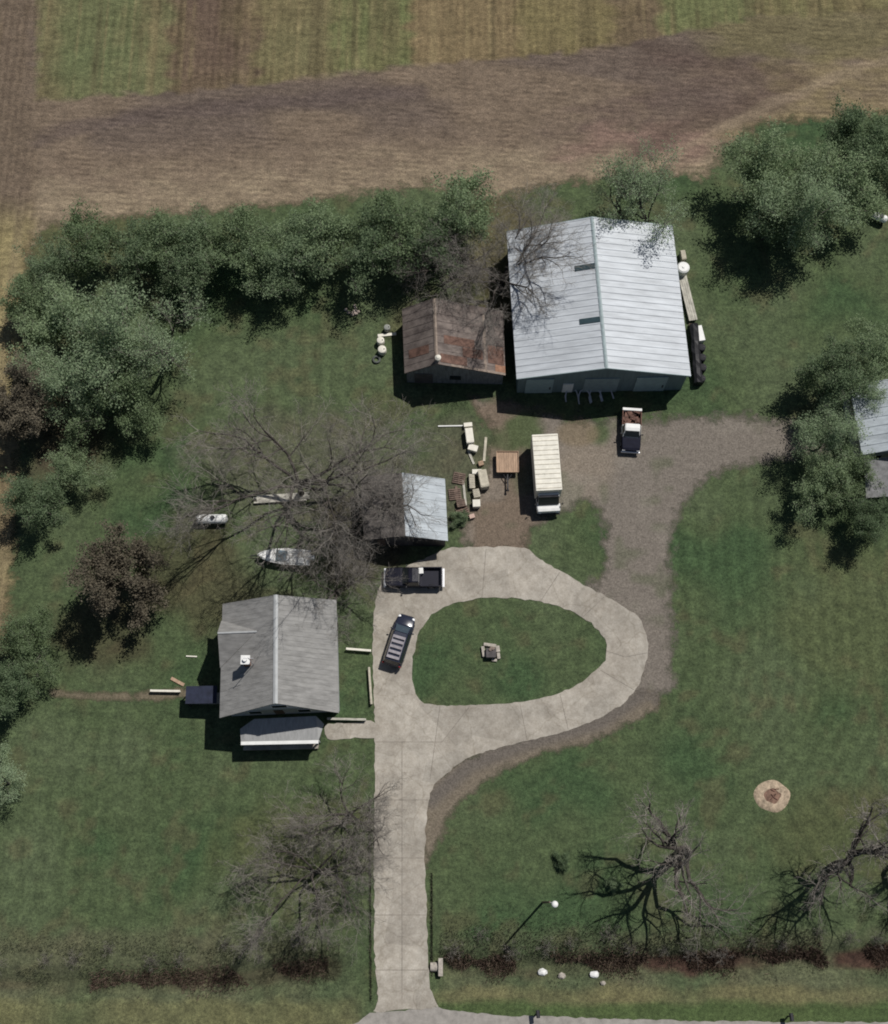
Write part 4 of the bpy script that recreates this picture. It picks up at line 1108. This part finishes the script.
# fire pit
t = thing('fire_pit', 'sandy fire pit ring on the lower right lawn', 'fire pit', at(772, 796))
mb = MB(); n = 36; rows = []
rr = random.Random(6); wv = [.07 * math.sin(2 * math.pi * k * 2 / n + 1) + .05 * math.sin(2 * math.pi * k * 5 / n) for k in range(n)]
rings = []
for r_, z in ((1.62, -.02), (1.45, .06), (1.05, .16), (.72, .12)): rings.append([(( r_ + wv[k]) * math.cos(2 * math.pi * k / n), (r_ * .86 + wv[(k + 9) % n]) * math.sin(2 * math.pi * k / n), z) for k in range(n)])
vr = [[mb.bm.verts.new(q) for q in r_] for r_ in rings]
for a_, b_ in zip(vr, vr[1:]):
    for j in range(n): mb.bm.faces.new((a_[j], a_[(j + 1) % n], b_[(j + 1) % n], b_[j]))
mb.build('sand_ring', M['sand'], t, True)
mb = MB(); mb.cyl((0, 0, .06), .85, .08, 24); mb.build('ash', M['ash'], t)
rr = random.Random(15)
for i in range(6):
    x, y, q = rr.gauss(0, .28), rr.gauss(0, .25), rr.uniform(0, 3)
    MB().bar((x - .2 * math.cos(q), y - .2 * math.sin(q), .13), (x + .2 * math.cos(q), y + .2 * math.sin(q), .15), .045).build('log', M['rust'], t)
# stones
def stone(label, px, py, r, m, sc=(1, .8, .6), group=None, name='white_stone'):
    mb = MB(); bmesh.ops.create_icosphere(mb.bm, subdivisions=2, radius=r)
    rr = random.Random(int(px * 7 + py))
    for v in mb.bm.verts: v.co *= rr.uniform(.82, 1.15); v.co.x *= sc[0]; v.co.y *= sc[1]; v.co.z *= sc[2]
    o = mb.build(name, m); q = G(px, py)
    o.location = (q.x, q.y, float(ground_z(np.array([q.x]), np.array([q.y]))[0]) + r * .5); return tag(o, label, 'stone', group)
stone('leftmost white stone in the ditch', 543, 972.5, .42, M['white']); stone('grey white stone second from left in the ditch', 562, 976, .36, M['stone'])
stone('bright white stone in the middle of the ditch', 594.5, 974.5, .42, M['white']); stone('small pale stone below the bright white stone', 603, 983, .25, M['stone'])
t = thing('stone_heap', 'small heap of pale pinkish stones on the upper lawn', 'stones', at(353, 314))
rr = random.Random(8); ps = mat('pinkish_stone', (.45, .37, .32), noise=.3)
for i in range(9):
    mb = MB(); mb.sph((rr.gauss(0, .4), rr.gauss(0, .35), .15), rr.uniform(.15, .32), (1, .8, .7), 8); mb.build('stone', ps, t)

# yard lamp
p = G(550, 902, 8.4)
t = thing('yard_lamp', 'tall yard lamp with a white head on the lower lawn', 'lamp post', (p.x, p.y, 0))
mb = MB(); mb.cyl((0, 0, 4.1), .11, 8.2, 10, r2=.07); mb.build('pole', M['brownboard'], t); mb = MB(); mb.bar((0, 0, 8.1), (.35, -.15, 8.35), .04); mb.build('arm', M['greysteel'], t)
mb = MB(); mb.sph((.4, -.18, 8.35), .29, (1, 1, .75)); mb.build('lamp_head', M['white'], t, True)
# mailboxes by the road
def mailbox(label, px, py, m):
    t = thing('mailbox', label, 'mailbox', at(px, py), .1)
    mb = MB(); mb.box((0, 0, .55), (.1, .1, 1.1)); mb.build('post', M['dark'], t)
    mb = MB(); mb.loft([[(-.16, y, 1.1), (-.16, y, 1.28), (-.09, y, 1.38), (.09, y, 1.38), (.16, y, 1.28), (.16, y, 1.1)] for y in (-.32, .32)]); mb.build('box', m, t)
    MB().box((.18, .1, 1.3), (.02, .04, .2)).build('flag', M['red'], t)
mailbox('black mailbox on the road verge right of the driveway', 537, 1013, M['dark']); mailbox('black mailbox on the road verge in the lower right corner', 788, 1016, M['dark'])
t = thing('culvert_pipe', 'pale concrete culvert end beside the foot of the driveway', 'culvert', at(440, 967))
t.location.z = -.62
mb = MB(); mb.ring((0, 0, .35), .36, .09, 20, 8, 'X'); mb.cyl((-.45, 0, .35), .40, .8, 20, 'X'); mb.build('pipe', M['stone'], t)
MB().box((.05, 0, .82), (.4, 1.5, .3), bev=.03).build('headwall', M['stone'], t)

# ------------------------------------------------------------------ trees
def skeleton(seed, H, spread, levels, kids, trunk_frac=.22, up=.25, wide=.95, wander=.22, r0=None, lean=(0, 0)):
    r = np.random.default_rng(seed)
    segs = []; tips = []
    r0 = r0 or H * .02
    stack = [(np.zeros(3), np.array([lean[0], lean[1], 1.0]), H * trunk_frac, r0, 0)]
    while stack:
        p, d, L, rad, lv = stack.pop()
        d = d / np.linalg.norm(d)
        ns = 4 if lv < 2 else 3
        pts = [p]; dirs = [d]
        for i in range(ns):
            d = d + r.normal(0, wander * (.5 if lv == 0 else 1), 3) + np.array([0, 0, up * (.5 if lv else 0)])
            d /= np.linalg.norm(d)
            p = p + d * L / ns; pts.append(p); dirs.append(d)
        rr_ = np.linspace(rad, rad * .55, ns + 1)
        for i in range(ns): segs.append((pts[i], pts[i + 1], rr_[i], rr_[i + 1], lv))
        if lv == levels:
            tips += pts[1:]; continue
        k = kids[min(lv, len(kids) - 1)]
        for c in range(k):
            f = 1.0 if c == 0 else (r.uniform(.55, 1.0) if lv == 0 else r.uniform(.25, 1.0))
            x = f * ns; i = min(int(x), ns - 1)
            q = pts[i] + (pts[i + 1] - pts[i]) * (x - i); dd = dirs[i + 1]
            az = 2 * math.pi * (c + r.uniform(-.35, .35)) / k if lv == 0 else r.uniform(0, 2 * math.pi)
            if lv == 0:
                el = r.uniform(.35, wide) if c else r.uniform(.05, .3)
                nd = np.array([math.cos(az) * math.sin(el) * spread, math.sin(az) * math.sin(el) * spread, math.cos(el)])
                nl = H * (1 - trunk_frac) * r.uniform(.5, .68)
            else:
                rv = r.normal(0, 1, 3); rv -= dd * rv.dot(dd); rv /= np.linalg.norm(rv) + 1e-6
                an = r.uniform(.4, 1.0) if c else r.uniform(.1, .35)
                nd = dd * math.cos(an) + rv * math.sin(an)
                nl = L * r.uniform(.42, .68)
            stack.append((q, nd, nl, rad * (.52 if lv == 0 else .45) * r.uniform(.8, 1.1), lv + 1))
    return segs, np.array(tips)

def tubes(segs, k, rmin):
    A = np.array([s[0] for s in segs]); B_ = np.array([s[1] for s in segs])
    ra = np.maximum([s[2] for s in segs], rmin); rb = np.maximum([s[3] for s in segs], rmin)
    d = B_ - A; d /= np.linalg.norm(d, axis=1, keepdims=True) + 1e-9
    h = np.where(np.abs(d[:, 2:3]) < .9, np.array([[0, 0, 1.0]]), np.array([[1.0, 0, 0]]))
    u = np.cross(d, h); u /= np.linalg.norm(u, axis=1, keepdims=True); v = np.cross(d, u)
    n = len(segs); ang = 2 * np.pi * np.arange(k) / k
    off = u[:, None] * np.cos(ang)[None, :, None] + v[:, None] * np.sin(ang)[None, :, None]
    V = np.concatenate([A[:, None] + off * ra[:, None, None], B_[:, None] + off * rb[:, None, None]], 1).reshape(-1, 3)
    base = (np.arange(n) * 2 * k)[:, None]
    j = np.arange(k); j2 = (j + 1) % k
    Fq = np.stack([base + j, base + j2, base + j2 + k, base + j + k], -1).reshape(-1, 4)
    return V, Fq

def leaves(tips, per, sig, size, seed):
    r = np.random.default_rng(seed)
    c = np.repeat(tips, per, 0); c = c + r.normal(0, sig, c.shape) * np.array([1, 1, .8])
    n = len(c)
    nr = r.normal(0, 1, (n, 3)); nr /= np.linalg.norm(nr, axis=1, keepdims=True); nr += np.array([.25, .25, .9]); nr /= np.linalg.norm(nr, axis=1, keepdims=True)
    a = np.cross(nr, r.normal(0, 1, (n, 3))); a /= np.linalg.norm(a, axis=1, keepdims=True)
    b = np.cross(nr, a)
    s = size * r.uniform(.4, 1.5, (n, 1))
    V = np.stack([c - a * s, c + b * s * .55, c + a * s, c - b * s * .55], 1).reshape(-1, 3)
    return V, np.arange(4 * n).reshape(-1, 4)

PROTO = {}
def proto(key, name, seed, H, spread, levels, kids, leaf=None, twig='twig', split=2, **kw):
    if not leaf and 'shrub' not in name: split = 3; kw.setdefault('wide', 1.35); kw.setdefault('up', .1); kw.setdefault('wander', .26)
    lf = kw.pop('leaves', (14, .4, .17)); rmin = kw.pop('rmin', .014)
    segs, tips = skeleton(seed, H, spread, levels, kids, **kw)
    big = [s for s in segs if s[4] < split]; small = [s for s in segs if s[4] >= split]
    V, Fq = tubes(big, 7, .02); tm = np_mesh('trunk', V, Fq, M['bark'], smooth=True)
    if leaf:
        V, Fq = tubes(small, 3, .012); V2, F2 = leaves(tips, *lf, seed)
        me = np_mesh('crown', np.concatenate([V, V2]), np.concatenate([Fq, F2 + len(V)]), M[leaf])
        me.materials.append(M[twig]); mi = np.zeros(len(Fq) + len(F2), np.int32); mi[:len(Fq)] = 1
        me.polygons.foreach_set('material_index', mi)
    else:
        V, Fq = tubes(small, 3, rmin); me = np_mesh('crown', V, Fq, M[twig])
    PROTO[key] = (name, tm, me, H)

def tree(key, px, py, scale, label, group=None, rz=None, h=None, sz=None, base=False):
    """px, py: where the middle of the crown shows, unless base is set"""
    name, tm, me, H = PROTO[key]
    hz = (sz or scale)
    q = G(px, py, 0 if base else H * hz * .6)
    r = random.Random(int(px * 31 + py * 17))
    t = thing(name, label, 'shrub' if 'shrub' in name else 'tree', (q.x, q.y, 0), r.uniform(0, 6.28) if rz is None else rz, group)
    t.location.z = float(ground_z(np.array([q.x]), np.array([q.y]))[0])
    t.scale = (scale, scale, hz)
    link('trunk' if 'shrub' not in name else 'stem', tm, t); link('crown' if 'shrub' not in name else 'twigs', me, t)
    return t

proto('broadA', 'leafy_tree', 11, 11, 1.15, 4, (6, 5, 5, 4), 'leaf', leaves=(9, .38, .125))
proto('broadB', 'leafy_tree', 12, 11, 1.0, 4, (6, 5, 4, 4), 'leaf_pale', leaves=(12, .42, .10))
proto('broadC', 'leafy_tree', 13, 10, 1.1, 4, (7, 4, 5, 4), 'leaf_dark', leaves=(9, .38, .125))
proto('hedgeA', 'hedgerow_tree', 21, 8, .8, 4, (6, 5, 4, 3), 'leaf', leaves=(11, .34, .115), trunk_frac=.14)
proto('hedgeB', 'hedgerow_tree', 22, 8, .9, 4, (7, 4, 4, 3), 'leaf_dark', leaves=(10, .34, .115), trunk_frac=.12)
proto('sparse', 'sparse_tree', 31, 12, 1.1, 4, (6, 5, 5, 4), 'leaf_pale', leaves=(4, .35, .11))
proto('brown', 'budding_tree', 41, 11, .95, 4, (6, 5, 5, 4), 'leaf_brown', leaves=(15, .33, .13), twig='twig_red')
proto('bareA', 'bare_tree', 51, 13, 1.25, 5, (8, 6, 6, 5, 5), None, rmin=.0078, r0=.26)
proto('bareB', 'bare_tree', 52, 12, 1.15, 5, (8, 6, 6, 5, 4), None, rmin=.0078, r0=.24)
proto('bareC', 'bare_tree', 53, 12, 1.2, 5, (5, 5, 5, 5, 4), None, rmin=.006, r0=.44, lean=(.06, .28), trunk_frac=.40)
proto('bareD', 'bare_tree', 54, 12, 1.25, 5, (5, 5, 5, 5, 4), None, rmin=.006, r0=.42, lean=(.10, .22), trunk_frac=.40)
proto('shrub', 'bare_shrub', 61, 2.4, 1.2, 4, (8, 5, 4, 4), None, twig='twig', trunk_frac=.06, rmin=.006, r0=.05, split=2)
proto('shrubG', 'leafy_shrub', 62, 2.6, 1.2, 4, (8, 5, 4, 3), 'leaf_dark', trunk_frac=.06, r0=.05, leaves=(5, .2, .10))

HG = 'trees of the hedgerow along the ploughed field'
row = [(50, 262, .72, 'B'), (88, 246, .82, 'A'), (128, 252, .78, 'B'), (168, 246, .85, 'A'), (208, 252, .85, 'B'), (246, 240, .9, 'A'), (284, 250, .9, 'B'), (322, 240, .92, 'A'), (358, 246, .92, 'B'), (394, 226, .95, 'A'), (424, 236, .9, 'B'), (456, 212, .95, 'A')]
ords = ['first', 'second', 'third', 'fourth', 'fifth', 'sixth', 'seventh', 'eighth', 'ninth', 'tenth', 'eleventh', 'twelfth']
for i, (x, y, s, k) in enumerate(row):
    tree('hedge' + k, x, y, s, f'{"grey green" if k == "A" else "dark green"} hedgerow tree, {ords[i]} from the left along the field', HG)
for x, y, s, k, lab in ((196, 272, .7, 'B', 'low dark tree on the lawn side of the hedgerow, left of two'), (262, 278, .72, 'B', 'low dark tree on the lawn side of the hedgerow, right of two'),):
    tree('hedge' + k, x, y, s, lab, HG)
LG = 'trees of the grove at the left edge'
for k, x, y, s, lab in (('broadB', 112, 335, 1.1, 'largest pale green tree of the grove at the left'), ('broadA', 60, 322, .8, 'grey green tree left of the largest pale tree'), ('sparse', 160, 335, .85, 'sparse pale tree on the right side of the grove'),
        ('broadB', 64, 385, .8, 'pale tree below and left of the largest pale tree'), ('broadA', 118, 395, .72, 'grey green tree at the lower front of the grove'), ('brown', 34, 400, .7, 'brownish budding tree at the grove edge beside the field strip'),
        ('broadC', 36, 498, .62, 'dark tree by the field strip below the grove'), ('broadA', 70, 470, .5, 'small tree between the grove and the dark tree below it'), ('hedgeA', 30, 300, .7, 'small tree where the hedgerow meets the grove')):
    tree(k, x, y, s, lab, LG)
tree('brown', 106, 574, .80, 'brown budding tree with a dense dark shadow on the left lawn')
tree('broadA', 20, 642, .56, 'upper grey green tree at the left edge by the dirt path'); tree('broadC', 2, 688, .6, 'dark tree cut by the left edge below the dirt path'); tree('broadB', -4, 780, .55, 'pale tree cut by the left edge, lowest of all')
RG = 'trees beside the field at the upper right'
for k, x, y, s, lab in (('broadA', 762, 168, .85, 'grey green tree at the left end of the upper right clump'), ('broadB', 806, 208, .95, 'pale tree in the front middle of the upper right clump'), ('broadC', 856, 138, .8, 'dark tree at the top of the upper right clump'),
        ('broadA', 834, 186, .85, 'grey green tree in the heart of the upper right clump'), ('broadA', 895, 148, .7, 'tree cut by the right edge in the upper right clump'), ('broadC', 770, 222, .6, 'small dark tree at the lower left of the upper right clump')):
    tree(k, x, y, s, lab, RG)
NG = 'trees round the neighbour house'
for k, x, y, s, lab in (('broadB', 872, 398, .52, 'pale tree hanging over the upper roof of the neighbour house'), ('broadC', 832, 378, .72, 'dark tree at the upper left of the neighbour house'), ('broadB', 832, 432, .68, 'pale tree directly left of the neighbour house roof'), ('broadA', 882, 356, .7, 'tree behind the neighbour house at the right edge'),
        ('broadA', 822, 480, .55, 'grey green tree at the end of the gravel drive'), ('broadC', 866, 520, .5, 'small dark tree in front of the neighbour house'), ('broadA', 850, 470, .5, 'small tree against the porch of the neighbour house')):
    tree(k, x, y, s, lab, NG)
tree('sparse', 626, 201, .72, 'sparse green tree behind the barn ridge'); tree('sparse', 655, 203, .80, 'sparse tree behind the right corner of the barn, shading its roof')
BG = 'bare trees round the house and barn'
tree('bareA', 302, 494, 1.3, 'largest bare tree spreading above the pale board stack', BG, base=True)
tree('bareB', 374, 514, .85, 'bare tree leaning over the garage roof', BG, base=True)
tree('bareB', 338, 594, .72, 'bare tree right behind the farmhouse roof', BG, base=True, rz=2)
tree('bareA', 500, 292, .95, 'bare tree between the rusty shed and the barn roof', BG, base=True, rz=1)
tree('bareB', 452, 278, .75, 'bare tree behind the rusty shed', BG, base=True)
tree('bareA', 316, 872, .85, 'bare tree on the lower left lawn, left of two', BG, base=True, rz=.5)
tree('bareB', 352, 815, .72, 'bare tree beside the driveway below the porch', BG, base=True)
tree('bareC', 674, 858, 1.1, 'bare tree with a leaning dark trunk left of the fire pit', BG, base=True, rz=0)
tree('bareD', 832, 868, 1.1, 'bare tree with a bent trunk below the fire pit', BG, base=True, rz=0)
tree('bareC', 905, 850, .8, 'bare tree cut by the right edge on the lower lawn', BG, base=True, rz=2.5)
SG = 'bare shrubs along the ditch'
rr = random.Random(12)
sp = []
for i in range(15):
    x = 455 + i * 30 + rr.uniform(-6, 6); sp.append((x, 944 + rr.uniform(-9, 12) - (x - 450) * .012, rr.uniform(.35, .7), 'right of the driveway'))
for i in range(9):
    x = 4 + i * 37 + rr.uniform(-7, 7); sp.append((x, 962 + rr.uniform(-16, 8) - x * .03, rr.uniform(.35, .65), 'left of the driveway'))
for i, (x, y, s, w_) in enumerate(sp):
    tree('shrub', x, y, s, f'low grey brown bare shrub in the ditch thicket {w_}', SG + ' ' + w_, base=True)
for x, y, s, lab in ((460, 520, .45, 'leafy shrub at the garage corner below the pallets'), (562, 862, .4, 'small dark shrub on the lawn above the yard lamp'), (612, 884, .35, 'small shrub left of the leaning bare tree trunk')):
    tree('shrubG', x, y, s, lab, base=True)

# ------------------------------------------------------------------ grass in the ditch (stuff)
def blades(name, pts, h, wd, m, seed):
    r = np.random.default_rng(seed); n = len(pts)
    z = ground_z(pts[:, 0], pts[:, 1])
    b = np.column_stack([pts, z]); a = r.uniform(0, 2 * np.pi, n)
    s = np.column_stack([np.cos(a), np.sin(a), np.zeros(n)]) * wd
    tp = b + np.column_stack([r.normal(0, .3, n), r.normal(0, .3, n), np.ones(n)]) * (h * r.uniform(.5, 1.3, n))[:, None]
    V = np.stack([b - s, b + s, tp], 1).reshape(-1, 3)
    return tag(link(name, np_mesh(name, V, np.arange(3 * n).reshape(-1, 3), m)), kind='stuff')
def scatter(line, n, sig, seed):
    r = np.random.default_rng(seed)
    P = np.array([[G(*p).x, G(*p).y] for p in line]); L = np.hypot(*np.diff(P, axis=0).T); c = np.r_[0, np.cumsum(L)]
    t = r.uniform(0, c[-1], n); i = np.clip(np.searchsorted(c, t) - 1, 0, len(L) - 1); f = (t - c[i]) / L[i]
    q = P[i] + (P[i + 1] - P[i]) * f[:, None]
    return q + np.column_stack([np.zeros(n), r.normal(0, sig, n)])
def patchy(p, seed): return p[vnoise(p[:, 0], p[:, 1] * 1.6, 2.6, seed) > .45]
pts = np.concatenate([scatter([(440, 966), (640, 963), (900, 956)], 20000, .6, 1), scatter([(90, 985), (220, 979), (328, 967)], 7000, .55, 2)])
blades('dry_ditch_grass', patchy(pts, 61), .6, .03, M['drygrass'], 3)
pts = np.concatenate([scatter([(440, 946), (640, 944), (900, 936)], 12000, 1.2, 4), scatter([(-20, 965), (200, 958), (340, 948)], 10000, 1.3, 5), scatter([(432, 875), (432, 975)], 1500, .12, 6), scatter([(370, 800), (371, 1000)], 2500, .12, 7)])
blades('long_verge_grass', np.concatenate([patchy(pts[:22000], 63), pts[22000:]]), .32, .03, M['greengrass'], 8)
